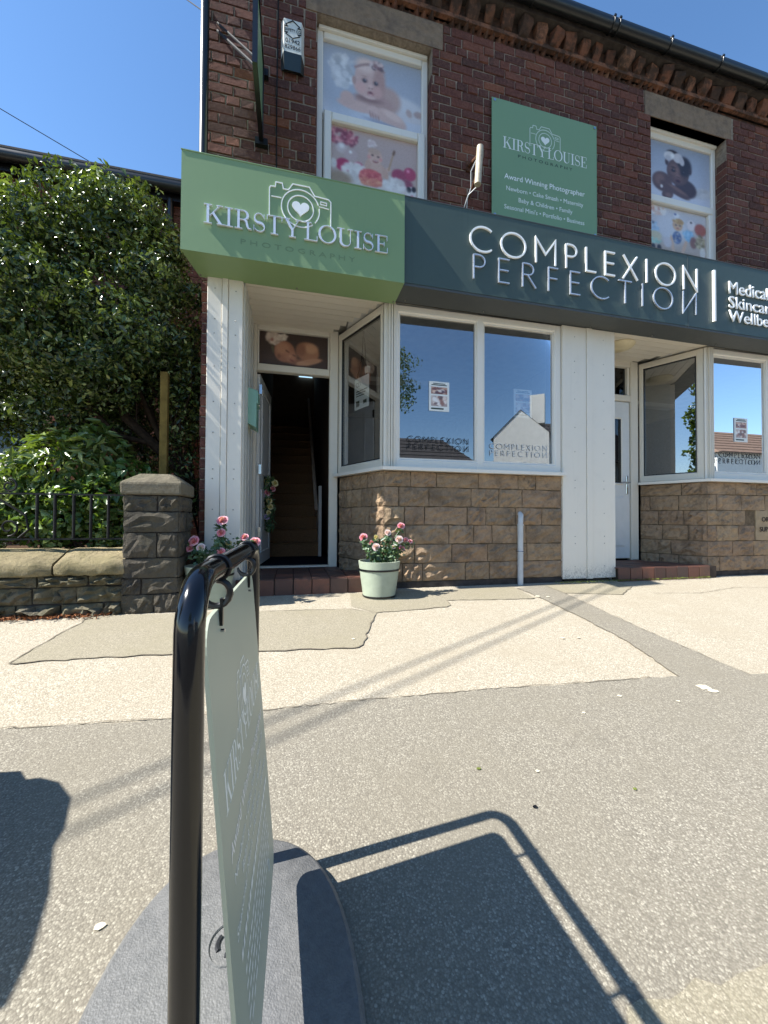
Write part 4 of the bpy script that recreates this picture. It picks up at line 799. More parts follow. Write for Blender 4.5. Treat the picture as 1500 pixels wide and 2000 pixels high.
# ================================================================== FASCIA SIGNS
YF = -.36
KF = thing('shop_sign', 'sage green fascia sign with silver KIRSTY LOUISE lettering over the open door', 'shop sign', (.05, -.2, 2.69))
b = B().slab([(-.835, YF), (.922, YF), (.922, -.03), (-.77, -.03)], 2.672, 3.432); b.build('fascia_panel', 'sage_panel', KF)
b = B(); b.slab([(-.84, YF-.004), (.922, YF-.004), (.922, YF+.03), (-.83, YF+.03)], 3.4325, 3.44); b.build('edge_trim', 'sage_panel', KF)
for px in (392, 580, 768): g = P(px, 560, -.06); B().tube([(g.x, -.065, 2.675), (g.x, -.065, 2.664)], .007, 8).build('screw_head', 'screw', KF)
xa, xb = P(398, 420, YF).x, P(757, 480, YF).x; za, zb = P(405, 438, YF).z, P(405, 401, YF).z
word('KIRSTY LOUISE', SER, xa, xb, za, zb-za, YF-.019, YF-.003, 'letter_silver', KF, gap=.03, space=.14)
camera_logo(KF, P(526, 420, YF).x, P(646, 420, YF).x, P(600, 450, YF).z, P(590, 362, YF).z, YF, 'letter_white', .0075, d=.006, heart_m='letter_white')
xa2, xb2 = P(470, 470, YF).x, P(694, 500, YF).x; text_fit('P H O T O G R A P H Y', xa2, xb2, YF-.0006, P(470, 476, YF).z, .042, 'print_olive', 'lettering', KF); letters(KF.children[-1])
YF = -.305
CF = thing('shop_sign', 'dark slate fascia sign with raised COMPLEXION PERFECTION letters', 'shop sign', (4.0, -.2, 2.69))
b = B().slab([(.926, YF), (7.7, YF), (7.7, -.03), (.926, -.03)], 2.715, 3.478); b.build('fascia_panel', 'slate_panel', CF)
b = B().slab([(.926, YF+.004), (7.7, YF+.004), (7.7, -.035), (.926, -.035)], 2.692, 2.7135); b.build('soffit', 'slate_soffit', CF)
B().slab([(.926, YF-.003), (7.7, YF-.003), (7.7, YF+.03), (.926, YF+.03)], 3.4785, 3.486).build('edge_trim', 'slate_soffit', CF)
for px in (790, 942, 1150, 1270, 1394): g = P(px, 610, -.06); B().tube([(g.x, -.08, 2.694), (g.x, -.08, 2.684)], .006, 8).build('screw_head', 'screw', CF)
B().box((4.083, YF-.0015, 2.706), (4.087, YF+.01, 3.478)).build('panel_joint', 'slate_soffit', CF)
za, zb = P(935, 494, YF).z, P(935, 443, YF).z; zc_, zd = P(945, 549, YF).z, P(945, 500, YF).z
word('COMPLEXION', SANS, P(916, 470, YF).x, P(1361, 545, YF).x, za, zb-za, YF-.018, YF-.003, 'letter_white', CF, gap=.33, sw=.066)
word('PERFECTIOn', SANS, P(921, 520, YF).x, P(1359, 600, YF).x, zc_, zd-zc_, YF-.018, YF-.003, 'letter_side', CF, gap=.46, sw=.05)
xq = P(1392, 580, YF).x; B().ribbon([(xq, P(1392, 629, YF).z), (xq, P(1392, 530, YF).z)], .026, YF-.026, YF-.003).build('divider_bar', 'letter_white', CF)
for t, x1, ya, yb in (('Medical', 1497, 577, 548), ('Skincare', 1513, 605, 577), ('Wellbeing', 1528, 631, 604)):
    text_fit(t, P(1421, 560, YF).x, P(x1, 590, YF).x, YF-.012, P(1423, ya-3, YF).z, P(1423, yb+1, YF).z-P(1423, ya-3, YF).z, 'letter_white', 'lettering', CF, depth=.006); letters(CF.children[-1])
# flat wall sign
GS = thing('wall_sign', 'flat sage green sign board on the brick wall listing photography services', 'sign', (2.56, -.02, 3.46))
x0, x1, z0, z1 = 1.93, 3.185, 3.50, 4.925; B().box((x0, -.036, z0), (x1, -.03, z1)).build('board', 'sage_wall_panel', GS)
for x in (x0+.03, x1-.03):
    for z in (z1-.03, z0+.22): B().tube([(x, -.01, z), (x, -.044, z)], .013, 10).build('stand_off', 'chrome', GS)
YS = -.0364
word('KIRSTY LOUISE', SER, P(982, 270, YS).x, P(1146, 325, YS).x, P(985, 288, YS).z, P(985, 266, YS).z-P(985, 288, YS).z, YS-.0008, YS, 'print_white', GS, gap=.03, space=.14, join=True, name='lettering')
camera_logo(GS, P(1035, 270, YS).x, P(1094, 280, YS).x, P(1060, 296, YS).z, P(1062, 248, YS).z, YS, 'print_pale', .007, d=.0007, heart_m='print_white')
text_fit('P H O T O G R A P H Y', P(1012, 310, YS).x, P(1118, 330, YS).x, YS, P(1014, 308, YS).z, .032, 'print_dark', 'lettering', GS)
def lines(rows, parent):
    for t, xa, xb, pxl, h, m in rows: text_fit(t, P(xa, 360, YS).x, P(xb, 390, YS).x, YS, P(*pxl, YS).z, h, m, 'lettering', parent)
lines([('Award Winning Photographer', 985, 1142, (986, 348), .058, 'letter_white'), ('Newborn \u2022 Cake Smash \u2022 Maternity', 989, 1139, (990, 371), .048, 'print_white'), ('Baby & Children \u2022 Family', 1013, 1118, (1014, 395), .048, 'print_white'), ("Seasonal Mini's \u2022 Portfolio \u2022 Business", 985, 1141, (987, 407), .048, 'print_white')], GS)
# projecting blade sign with its bracket
BS = thing('projecting_sign', 'tall black framed sage sign projecting edge-on from the brick corner', 'sign', (-.285, 0, 3.93))
b = B().box((-.296, -.63, 3.95), (-.280, -.07, 4.58)); b.build('panel', 'sage_wall_panel', BS)
b = B().box((-.306, -.652, 3.92), (-.270, -.632, 4.60)).box((-.306, -.631, 3.92), (-.270, -.06, 3.945)).box((-.306, -.631, 4.582), (-.270, -.06, 4.60)).box((-.306, -.068, 3.946), (-.270, -.05, 4.581)); b.build('frame', 'black_plastic', BS)
for z in (3.93, 4.55): B().box((-.34, -.05, z-.03), (-.235, -.004, z+.03)).build('bracket', 'black_iron', BS)
for dz, rr_ in ((0, .009), (-.07, .011)):
    g = P(425, 45, -.01); B().tube([(-.288, -.30, 4.34+dz), (g.x, -.01, g.z+dz)], rr_, 6).build('stay', 'black_iron', BS)
B().tube([(-.288, -.55, 4.595), (-.45, -.01, 5.55)], .006, 6).build('stay', 'black_iron', BS)
b = B().tube([(-.16, -.012, 3.4), (-.163, -.014, 4.3), (-.158, -.012, 5.3), (-.17, -.012, 5.7)], .006, 6); tag(b.build('wall_cable', 'cable'), 'thin black cable running up the brick beside the alarm box', 'cable')
# alarm box
AL = thing('alarm_box', 'cream burglar alarm box with black lettering and dark lower half', 'alarm box', (-.035, 0, 4.66))
x0, x1 = P(551, 80, -.07).x, P(592, 80, -.07).x; zt, zm, zb_ = 5.085, 4.755, 4.62
b = B(); k = b.vs([(x0-.012, 0, zm), (x1+.012, 0, zm), (x1+.012, 0, zt), (x0-.012, 0, zt), (x0+.015, -.075, zm), (x1-.015, -.075, zm), (x1-.015, -.07, zt-.03), (x0+.015, -.07, zt-.03)]); b.f += [(k+4, k+5, k+6, k+7), (k, k+1, k+5, k+4), (k+1, k+2, k+6, k+5), (k+2, k+3, k+7, k+6), (k+3, k, k+4, k+7)]; b.build('cover', 'alarm_cream', AL)
b = B(); k = b.vs([(x0-.012, 0, zb_+.03), (x1+.012, 0, zb_+.03), (x1+.012, 0, zm-.001), (x0-.012, 0, zm-.001), (x0+.02, -.05, zb_), (x1-.02, -.05, zb_), (x1-.014, -.076, zm-.002), (x0+.014, -.076, zm-.002)]); b.f += [(k+4, k+5, k+6, k+7), (k, k+1, k+5, k+4), (k+1, k+2, k+6, k+5), (k+3, k, k+4, k+7)]; b.build('sounder_housing', 'alarm_dark', AL)
am = wall_mx(0, -.0765, 0); xm = (x0+x1)/2
for t, z in (('01942', 4.84), ('829866', 4.785)): text_fit(t, x0+.022+.006*(len(t) < 6), x1-.022-.006*(len(t) < 6), -.0755, z, .038, 'black_print', 'lettering', AL)
text_fit('SAFETY CO', x0+.02, x1-.02, -.0735, 4.945, .026, 'black_print', 'lettering', AL)
ab = B(); ab.ribbon([(xm, 5.045), (xm+.06, 5.0), (xm+.045, 4.985), (xm+.072, 4.985), (xm+.072, 4.93), (xm+.045, 4.93), (xm+.06, 4.915), (xm, 4.885), (xm-.06, 4.915), (xm-.045, 4.93), (xm-.072, 4.93), (xm-.072, 4.985), (xm-.045, 4.985), (xm-.06, 5.0), (xm, 5.045)], .005, -.0765, -.072); ab.build('emblem', 'black_print', AL)
# old floodlight tube beside the wall sign
LB = thing('wall_lamp', 'rusty old tube lamp on a wall bracket beside the sage sign board', 'lamp', (1.69, 0, 4.0))
B().tube([(1.715, -.2, 4.20), (1.69, -.2, 3.83)], .032, 12).build('lamp_tube', 'old_lamp', LB, True)
b = B().box((1.66, -.02, 4.12), (1.71, -.003, 4.22)).tube([(1.685, -.01, 4.17), (1.70, -.19, 4.12)], .016, 8); b.build('bracket', 'rusty_metal', LB); B().tube([(1.69, -.01, 3.86), (1.697, -.19, 3.95)], .016, 8).build('bracket', 'rusty_metal', LB)
b = B().tube([(1.715, -.17, 4.15), (1.66, -.12, 4.02), (1.68, -.08, 3.9), (1.65, -.06, 3.8), (1.66, -.02, 3.68)], .005, 6).tube([(1.70, -.17, 3.84), (1.64, -.1, 3.80), (1.62, -.03, 3.70)], .005, 6); b.build('cable', 'plastic_grey', LB)
# waste pipe
WP = thing('waste_pipe', 'short white waste pipe clipped to the sandstone below the bay window', 'pipe', (2.232, -.05, 0))
B().tube([(2.232, -.062, -.02), (2.232, -.062, .60)], .0275, 14).build('pipe', 'plastic_grey', WP, True); B().tube([(2.232, -.062, .585), (2.232, -.062, .60)], .032, 14).build('collar', 'plastic_grey', WP, True)
B().tube([(2.232, -.062, .60), (2.236, -.06, .655), (2.245, -.05, .69), (2.25, -.02, .705), (2.25, .02, .705)], .0265, 12).build('elbow', 'plastic_grey', WP, True); B().box((2.17, -.03, .318), (2.20, -.024, .338)).tube([(2.232+.031*math.cos(a*.52), -.062+.031*math.sin(a*.52), .328) for a in range(13)], .004, 5).box((2.2, -.05, .322), (2.206, -.024, .334)).build('clip', 'chrome', WP)
# ceiling lamp over the second door
CLP = B().lathe([(.0, -.055), (.09, -.05), (.145, -.03), (.165, -.004), (.16, .004)], (3.72, .22, 2.696), 24).build('porch_lamp', 'lamp_glass', None, True); tag(CLP, 'round cream bulkhead lamp on the porch ceiling over the closed door', 'lamp')
# mail box
MB = thing('mail_box', 'mint green mail box fixed beside the open door', 'mail box', (-.38, .3, 1.5))
b = B(); k = b.vs([(-.408, .24, 1.53), (-.33, .24, 1.49), (-.33, .24, 1.84), (-.408, .24, 1.86), (-.408, .48, 1.53), (-.33, .48, 1.49), (-.33, .48, 1.84), (-.408, .48, 1.86)]); b.f += [(k, k+1, k+2, k+3), (k+5, k+4, k+7, k+6), (k+1, k+5, k+6, k+2), (k+4, k, k+3, k+7), (k+3, k+2, k+6, k+7), (k, k+4, k+5, k+1)]; b.build('body', 'mint', MB)
B().box((-.33, .25, 1.72), (-.318, .47, 1.835)).build('flap', 'mint', MB); B().tube([(-.318, .36, 1.73), (-.308, .36, 1.73)], .012, 8).build('lock', 'chrome', MB)
# window notices and lettering
def notice(p0, p1, z0, z1, y, seed, parent=None, label=''):
    mx, L = frame_mx(p0, p1); q = random.Random(seed); t = thing('window_poster', label, 'poster', (p0[0], p0[1]+.02, z0)); b = B(); b.mx = mx; b.box((0, y, z0), (L, y+.002, z1)); b.build('sheet', 'paper', t); H = z1-z0
    ph = Photo(30, 18, (196, 160, 140), (150, 110, 100)); ph.fluff(.5, .5, .4, .4, [(220, 190, 170), (120, 80, 80), (230, 220, 210), (90, 70, 80)], 40, .12); ph.build(tuple((mx @ Vector((L*.1, 0, 0)))[:2]), tuple((mx @ Vector((L*.9, 0, 0)))[:2]), z0+H*.58, z0+H*.82, y-.001, t)
    ph = Photo(30, 20, (206, 190, 180), (170, 150, 146)); ph.fluff(.5, .5, .45, .4, [(226, 210, 200), (150, 110, 100), (236, 230, 226), (110, 90, 90)], 40, .12); ph.build(tuple((mx @ Vector((L*.1, 0, 0)))[:2]), tuple((mx @ Vector((L*.9, 0, 0)))[:2]), z0+H*.17, z0+H*.52, y-.001, t)
    b = B(); b.mx = mx; b.box((L*.1, y-.001, z0+H*.06), (L*.72, y, z0+H*.11)); b.box((L*.12, y-.001, z0+H*.87), (L*.88, y, z0+H*.9)); b.box((L*.2, y-.001, z0+H*.92), (L*.8, y, z0+H*.945)); b.build('print', 'print_dark', t)
notice((1.285, .012), (1.495, .012), 1.70, 1.99, .0, 1, None, 'small photo notice stuck inside the left pane of the near bay window'); notice((2.205, .012), (2.415, .012), 1.70, 1.99, .0, 2, None, 'small photo notice stuck inside the right pane of the near bay window'); notice((5.185, .012), (5.395, .012), 1.60, 1.89, .0, 3, None, 'small photo notice stuck inside the far right bay window')
mxs, Ls = frame_mx((.488, .752), (.835, -.005))
SP = thing('window_poster', 'pale poster hanging on cords inside the angled side pane', 'poster', (.66, .42, 1.79)); b = B(); b.mx = mxs; b.box((.24, .06, 1.80), (.50, .063, 2.13)); b.build('sheet', 'paper', SP)
b = B(); b.mx = mxs
for u0, u1, z0, z1 in ((.27, .47, 1.985, 1.995), (.27, .44, 1.96, 1.97), (.27, .42, 1.935, 1.945), (.27, .33, 1.83, 1.89), (.40, .46, 1.84, 1.88)): b.box((u0, .058, z0), (u1, .0598, z1))
b.ribbon(ell(.29, 2.06, .02, .022), .004, .058, .0598); b.ribbon(ell(.325, 2.06, .02, .022), .004, .058, .0598); b.build('print', 'print_dark', SP)
b = B(); b.mx = mxs; b.tube([(.28, .06, 2.13), (.37, .06, 2.32), (.40, .06, 2.6)], .004, 5).tube([(.46, .06, 2.13), (.44, .06, 2.3), (.41, .06, 2.6)], .004, 5); b.build('cord', 'cable', SP)
b = B(); b.mx = mxs; b.box((.44, .05, 2.14), (.49, .08, 2.21)); b.build('socket', 'upvc', SP)
for (xa, xb, pa_, pb_, lab) in ((P(796, 860, 0).x, P(915, 860, 0).x, 862, 877, 'near'), (P(1403, 880, 0).x, P(1484, 880, 0).x, 892, 904, 'far')):
    t = thing('window_lettering', 'black COMPLEXION PERFECTION lettering along the bottom of the '+('left near bay pane' if lab == 'near' else 'far right bay pane'), 'lettering', (xa, .0, 1.3)); z = P(800 if lab == 'near' else 1410, pa_, 0).z; z2 = P(800 if lab == 'near' else 1410, pb_, 0).z; hh = .055
    word('COMPLEXION', SANS, xa, xb, z, hh, -.002, .001, 'black_print', t, gap=.33, sw=.09, join=True, name='lettering'); word('PERFECTIOn', SANS, xa, xb, z2, hh, -.002, .001, 'black_print', t, gap=.46, sw=.09, join=True, name='lettering')
t = thing('window_lettering', 'faint COMPLEXION PERFECTION lettering across the right near bay pane', 'lettering', (1.95, 0, 1.3)); z = P(960, 876, 0).z
word('COMPLEXION', SANS, P(957, 880, 0).x, P(1068, 880, 0).x, z, .055, -.002, .001, 'plastic_grey', t, gap=.33, sw=.09, join=True, name='lettering'); word('PERFECTIOn', SANS, P(957, 880, 0).x, P(1068, 880, 0).x, z-.07, .055, -.002, .001, 'plastic_grey', t, gap=.46, sw=.09, join=True, name='lettering')
# ================================================================== PAVEMENT SIGN
YN, YFR = -3.09, -2.55
nx_, fx_ = P(366, 1500, YN).x, P(494, 1200, YFR).x; ZT = .585; RB = .0143
SG = thing('pavement_sign', 'black tube pavement sign with a swinging sage panel and grey rubber base', 'pavement sign', ((nx_+fx_)/2, (YN+YFR)/2, gz(-2.82)))
def along(t, z): return (nx_+(fx_-nx_)*t, YN+(YFR-YN)*t, z)
LW = math.hypot(fx_-nx_, YFR-YN); rb = .055/LW; path = [along(0, gz(YN)+.03)]+[along(0, ZT-.4+i*.03) for i in range(11)]
for i in range(1, 10): a = math.pi/2*i/9; path.append(along(rb*(1-math.cos(a)), ZT-.055+.055*math.sin(a)))
path += [along(rb+(1-2*rb)*i/6, ZT) for i in range(1, 6)]
for i in range(0, 10): a = math.pi/2*i/9; path.append(along(1-rb+rb*math.sin(a), ZT-.055+.055*math.cos(a)))
path += [along(1, ZT-.1), along(1, gz(YFR)+.03)]
B().tube(path, RB, 20).build('tube_frame', 'sign_tube', SG, True)
mxp, Lp = frame_mx(along(0, 0)[:2], along(1, 0)[:2]); PT, PB, LEAN = .532, -.098, .085
shear = Matrix.Identity(4); shear[1][2] = LEAN; mp = mxp @ Matrix.Translation((0, 0, PT)) @ shear      # local z runs down from 0
a0, a1, hb = .052, Lp-.05, PB-PT; rc = .035
poly = arc(a0+rc, -rc, rc, rc, 180, 90, 6)+arc(a1-rc, -rc, rc, rc, 90, 0, 6)+arc(a1-rc, hb+rc, rc, rc, 0, -90, 6)+arc(a0+rc, hb+rc, rc, rc, 270, 180, 6)
b = B(); b.mx = mp; b.prism(poly, -.0025, .0025); PN = b.build('panel', 'sign_panel', SG)
ptx = a0+.03; pw = a1-a0-.06
camera_logo(SG, ptx+pw*.33, ptx+pw*.67, -.225, -.115, -.0027, 'print_white',   .0028, mx=mp, d=.0001, heart_m='print_white')
word('KIRSTY LOUISE', SER, ptx, ptx+pw, -.238, .05, -.0027, -.0026, 'print_white', SG, gap=.03, space=.14, join=True, name='lettering', mx=mp)
for t, u0, u1, z, h, m in (('Award Winning Photographer', .02, .98, -.30, .021, 'letter_white'), ('Newborn \u2022 Cake Smash \u2022 Maternity', .05, .95, -.335, .015, 'print_white'), ('Baby & Children \u2022 Family', .18, .82, -.365, .015, 'print_white'), ("Seasonal Mini's \u2022 Portfolio \u2022 Business", .02, .98, -.395, .015, 'print_white'), ('01942 829866', .2, .8, -.44, .02, 'print_white') if 0 else ('Photography Studio', .12, .88, -.435, .019, 'print_white') if 0 else (None,)*6):
    if t: text_fit(t, ptx+pw*u0, ptx+pw*u1, -.0028, z, h, m, 'lettering', SG, mx=mp, depth=.00005)
q = random.Random(4)
for z, h in ((-.435, .017), (-.468, .010), (-.488, .010), (-.508, .010), (-.528, .010), (-.548, .010)):     # smaller rows too fine to read in the photo
    b = B(); b.mx = mp; u = .06 if h > .012 else .1
    while u < (.94 if h > .012 else .86):
        wv = q.uniform(.02, .05); b.face((ptx+pw*u, -.0029, z), (ptx+pw*(u+wv), -.0029, z), (ptx+pw*(u+wv), -.0029, z+h*.7), (ptx+pw*u, -.0029, z+h*.7)); u += wv+.014
    tag(b.build('fine_print', 'print_white', SG), kind='stuff')
b = B(); b.mx = mp; b.ribbon(ell(ptx+pw*.5, -.41, .008, .008, n=14), .0014, -.0032, -.0027) if 0 else b.ribbon(ell(ptx+pw*.82, -.566, .009, .009, n=14), .0016, -.0032, -.0027); b.build('badge', 'print_white', SG)
for t in (.24, .76):                                # hanging clips
    c = Vector(along(t, ZT)); u = (Vector(along(1, 0))-Vector(along(0, 0))).normalized(); v = Vector((u.y, -u.x, 0))
    b = B(); b.tube([c+u*0+(v*math.cos(a*.44)+Vector((0, 0, 1))*math.sin(a*.44))*(RB+.0015) for a in range(15)], .003, 8)
    b.tube([c+Vector((0, 0, -RB-.002))+v*(.016*math.sin(a*.42))+Vector((0, 0, -.017+.017*math.cos(a*.42))) for a in range(0, 12)], [.0045]*9+[.004, .003, .002], 8)
    cl_ = b.build('hanging_clip', 'black_plastic', SG, True)
    B().box(tuple(c+v*.006+Vector((-.002, -.0045, -.075))), tuple(c+v*.006+Vector((.002, .0045, -.04)))).build('clip_tongue', 'black_plastic', cl_)
    B().tube([c+v*.010+Vector((0, 0, -.082)), c-v*.006+Vector((0, 0, -.082))], .0025, 6).build('rivet', 'chrome', cl_)
bc = Vector((-.105, -2.83)); b = B(); n = 48; rings = []
for s, z in ((1, 0), (1, .026), (.985, .040), (.95, .049), (.6, .053), (.2, .056)):
    ring = []
    for j in range(n):
        a = 2*math.pi*j/n; ca, sa = math.cos(a), math.sin(a); e = 2/2.35; xx = bc.x+.235*s*math.copysign(abs(ca)**e, ca)+.02*0; yy = bc.y+.362*s*math.copysign(abs(sa)**e, sa); ring.append((xx, yy, gz(yy)+z))
    rings.append(b.vs(ring))
for a, c in zip(rings, rings[1:]): b.f += [(a+j, a+(j+1) % n, c+(j+1) % n, c+j) for j in range(n)]
b.f += [tuple(rings[0]+j for j in reversed(range(n))), tuple(rings[-1]+j for j in range(n))]; BA = b.build('base', 'sign_base', SG, True)
g = G(447, 1842, .055); b = B()
b.tube([(g.x+.037*math.cos(a*.2618), g.y+.037*math.sin(a*.2618), gz(g.y+.037*math.sin(a*.2618))+.0555) for a in range(25)], .0028, 6); b.build('embossed_ring', 'sign_base', BA)
for k in range(3):                                  # three chasing arrows
    b = B(); a0_ = k*2.094+.3
    pts = [(g.x+.02*math.cos(a0_+t*.16), g.y+.02*math.sin(a0_+t*.16)) for t in range(9)]
    for p_, q_ in zip(pts, pts[1:]): b.tube([(p_[0], p_[1], gz(p_[1])+.0555), (q_[0], q_[1], gz(q_[1])+.0555)], .0042, 6)
    b.build('embossed_arrow', 'bin_black', BA)
# ================================================================== FLOWER POTS AND ROSES
ROSE = [rose_mesh('rose', i) for i in range(3)]
def flower(parent, p, face, s, m, seed=0):
    me = ROSE[seed % 3].copy(); me.materials.clear(); me.materials.append(MATS[m]); o = link('rose_bloom', me, None, parent, p); o.scale = (s, s, s); o.rotation_euler = Vector(face).to_track_quat('Z', 'Y').to_euler(); return o
def pot(cx, cy, label, rt=.182, rbm=.138, h=.315):
    z = gz(cy)-.012; t = thing('flower_pot', label, 'flower pot', (cx, cy, z), 'pale green flower pots by the entrance')
    prof = [(rbm, .0), (rbm+(rt-rbm)*.5, h*.5), (rt, h), (rt-.012, h+.001), (rt-.016, h-.02), (rt-.03, h-.05)]
    B().lathe(prof, (cx, cy, z), 32).build('tub', 'pot_green', t, True)
    for zz in (.018, h*.775):
        r = rbm+(rt-rbm)*zz/h+.001; B().lathe([(r-.002, zz-.009), (r+.004, zz-.007), (r+.0045, zz+.007), (r-.002, zz+.009)], (cx, cy, z), 32).build('band', 'black_plastic', t, True)
    B().lathe([(rt-.031, h-.05), (.02, h-.045)], (cx, cy, z), 20).build('soil', 'soil', t); return t
pot(.742, -.235, 'pale green banded flower pot standing at the foot of the sandstone riser')
pot(-.615, -.27, 'pale green banded flower pot half hidden behind the pavement sign')
def plant(cx, cy, zb, stems, blooms, nl, spread, label, ht):
    t = thing('rose_plant', label, 'flowers', (cx, cy, zb), 'pink roses in pots'); b = B(); pos = []
    for sx, sy, sz in stems:
        p0 = Vector((cx+(sx-cx)*.25, cy+(sy-cy)*.25, zb)); p2 = Vector((sx, sy, sz)); p1 = (p0+p2)/2+Vector((0, 0, .04)); b.tube([p0, p1, p2], [.004, .0035, .0025], 5)
        for k in range(nl//len(stems)):
            u = rng.random()**.8; p = p0*(1-u)**2+p1*2*u*(1-u)+p2*u*u; pos.append(np.array(p)+rng.normal(size=3)*np.array([spread, spread, spread*.7])*(1.1-u*.6))
    b.build('stems', 'rose_leaf', t); pos = np.array(pos); pos[:, 1] = np.minimum(pos[:, 1], cy+.16); nr = pos-np.array([cx, cy+.05, zb+ht*.3]); nr /= np.linalg.norm(nr, axis=1)[:, None]; nr[:, 2] += .5; nr[:, 1] -= .4
    V, F = leaves(pos, nr, .042, .024, .7); o = link('foliage', np_mesh('foliage', V-np.array(org(t)), F), 'rose_leaf', t); o['kind'] = 'stuff'
    for i, (p, s, m) in enumerate(blooms): flower(t, p, (rnd.uniform(-.4, .4), -1, .55+rnd.uniform(-.3, .3)), s, m, i)
    return t
Yp = -.26; bl = [(P(x, y, Yp+dy), s, m) for x, y, dy, s, m in ((710, 1050, -.02, 1.0, 'petal_pink'), (726, 1061, .03, .8, 'petal_pink'), (734, 1069, -.05, 1.0, 'petal_blush'), (757, 1041, 0, .85, 'petal_blush'), (783, 1028, .02, .95, 'petal_pink'), (779, 1054, -.04, 1.0, 'petal_blush'), (792, 1055, .02, .7, 'petal_pink'), (784, 1071, -.03, .85, 'petal_pink'), (734, 1050, .0, .7, 'petal_cream'), (801, 1058, .05, .6, 'petal_pink'), (768, 1069, -.05, .6, 'petal_blush'))]
plant(.742, -.235, .25, [(p.x, p.y, p.z-.012) for p, _, _ in bl], bl, 620, .035, 'pink artificial roses in the pot below the bay window', .35)
bl = [(P(x, y, -.30+dy), s, m) for x, y, dy, s, m in ((435, 1018, 0, 1.25, 'petal_pink'), (433, 1041, -.03, 1.0, 'petal_pink'), (380, 1057, -.02, 1.15, 'petal_pink'), (393, 1070, -.05, .95, 'petal_blush'), (372, 1072, .0, .85, 'petal_pink'), (498, 1060, -.04, 1.2, 'petal_pink'), (478, 1050, 0, .9, 'petal_pink'), (432, 1078, -.06, .9, 'petal_pink'), (447, 1062, .02, .7, 'petal_cream'))]
plant(-.615, -.27, .23, [(p.x, p.y, p.z-.012) for p, _, _ in bl], bl, 620, .04, 'pink artificial roses behind the top bar of the pavement sign', .4)
# garland on the open door
GL = thing('door_garland', 'garland of leaves with pink and yellow flowers hung on the open door', 'garland', (-.27, 1.2, .5)); pos = []
for k in range(230):
    u = rng.random(); pos.append((-.262+rng.normal()*.022, 1.16+.05*math.sin(u*5)+rng.normal()*.045, .50+u*.62))
pos = np.array(pos); nr = np.tile([1., -.9, .1], (len(pos), 1)); V, F = leaves(pos, nr, .085, .022, .9, .5); o = link('foliage', np_mesh('foliage', V-np.array(org(GL)), F), 'rose_leaf', GL); o['kind'] = 'stuff'
for i, (x, y, s, m) in enumerate(((536, 944, 1.1, 'petal_cream'), (532, 955, .9, 'petal_pink'), (522, 962, 1.1, 'petal_pink'), (525, 978, 1.0, 'petal_cream'), (527, 990, 1.0, 'petal_cream'), (520, 1010, .9, 'petal_lilac'), (520, 940, .9, 'petal_cream'), (524, 1002, .8, 'petal_cream'), (519, 968, .8, 'petal_lilac'))): flower(GL, P(x, y, 1.13), (.7, -1, .3), s*1.1, m, i)
# ================================================================== GARDEN WALL, PILLAR, RAILINGS
b = B().box((-9, -.24, .25), (XL-.02, 1.5, .34)); tag(b.build('garden_bed', 'soil'), kind='structure')
def stones_on(parent, mx, L, zs, seed, m, widths, amp=.03, ez=.010):
    q = random.Random(seed); ang = mx.to_euler().z; k = 0
    for r in range(len(zs)-1):
        z0, z1 = zs[r], zs[r+1]; x = 0; first = True
        while x < L-.01:
            wd = q.choice(widths)*(.6 if first and r % 2 else 1); first = False
            if L-x-wd < .08: wd = L-x
            me = rock(wd-ez, z1-z0-ez, .05, seed*77+k, amp*q.uniform(.5, 1.2), 7, 4, .8); me.materials.append(MATS[m]); o = link('stone', me, None, parent, mx @ Vector((x+wd/2, q.uniform(-.006, .004), (z0+z1)/2))); o.rotation_euler = (0, 0, ang); k += 1; x += wd
GW = thing('garden_wall', 'low rough stone garden wall with pale coping beside the shop', 'wall', (-2.5, -.3, 0))
B().box((-7, -.385, -.1), (-1.165, -.2, .245)).build('wall_core', 'plinth_dark', GW)
mx, L = frame_mx((-3.6, -.40), (-1.16, -.40)); stones_on(GW, mx, L, [-.06, .05, .166, .245], 21, 'garden_stone', (.22, .3, .38, .26), .06)
mx, L2 = frame_mx((-7, -.40), (-3.6, -.40)); stones_on(GW, mx, L2, [-.06, .05, .166, .245], 22, 'garden_stone', (.5, .6), .03)
def coping(x0, x1, seed):
    q = random.Random(seed); prof = [(-.17, .247), (-.435, .247), (-.447, .262), (-.445, .322), (-.432, .340), (-.25, .418), (-.225, .424), (-.17, .42)]; n = 9; b = B(); ks = []
    for i in range(n+1):
        x = x0+(x1-x0)*i/n; s = .006 if 0 < i < n else .0; sh = -.012 if i in (0, n) else 0
        ks.append(b.vs([(x+q.uniform(-.004, .004), y-sh*(y < -.3)+q.uniform(-s, s), z+sh*(z > .3)+q.uniform(-s, s)*.7) for y, z in prof]))
    m = len(prof)
    for a, c in zip(ks, ks[1:]): b.f += [(a+j, a+(j+1) % m, c+(j+1) % m, c+j) for j in range(m)]
    b.f += [tuple(ks[0]+j for j in range(m)), tuple(ks[-1]+j for j in reversed(range(m)))]; b.build('coping_stone', 'coping_stone', GW, True)
xj = P(103, 1095, -.43).x; coping(xj+.008, -1.15, 1); xx = xj
for i in range(7): coping(xx-.72, xx-.006, i+2); xx -= .73
GP = thing('gate_pillar', 'dark square stone pillar with a bevelled cap at the end of the garden wall', 'pillar', (-.98, -.24, 0))
px0, px1, py0, py1 = -1.16, -.802, -.425, -.07; B().box((px0+.012, py0+.012, -.1), (px1-.012, py1-.012, .82)).build('pillar_core', 'plinth_dark', GP)
zs = [-.06, .10, .215, .36, .541, .692, .808]
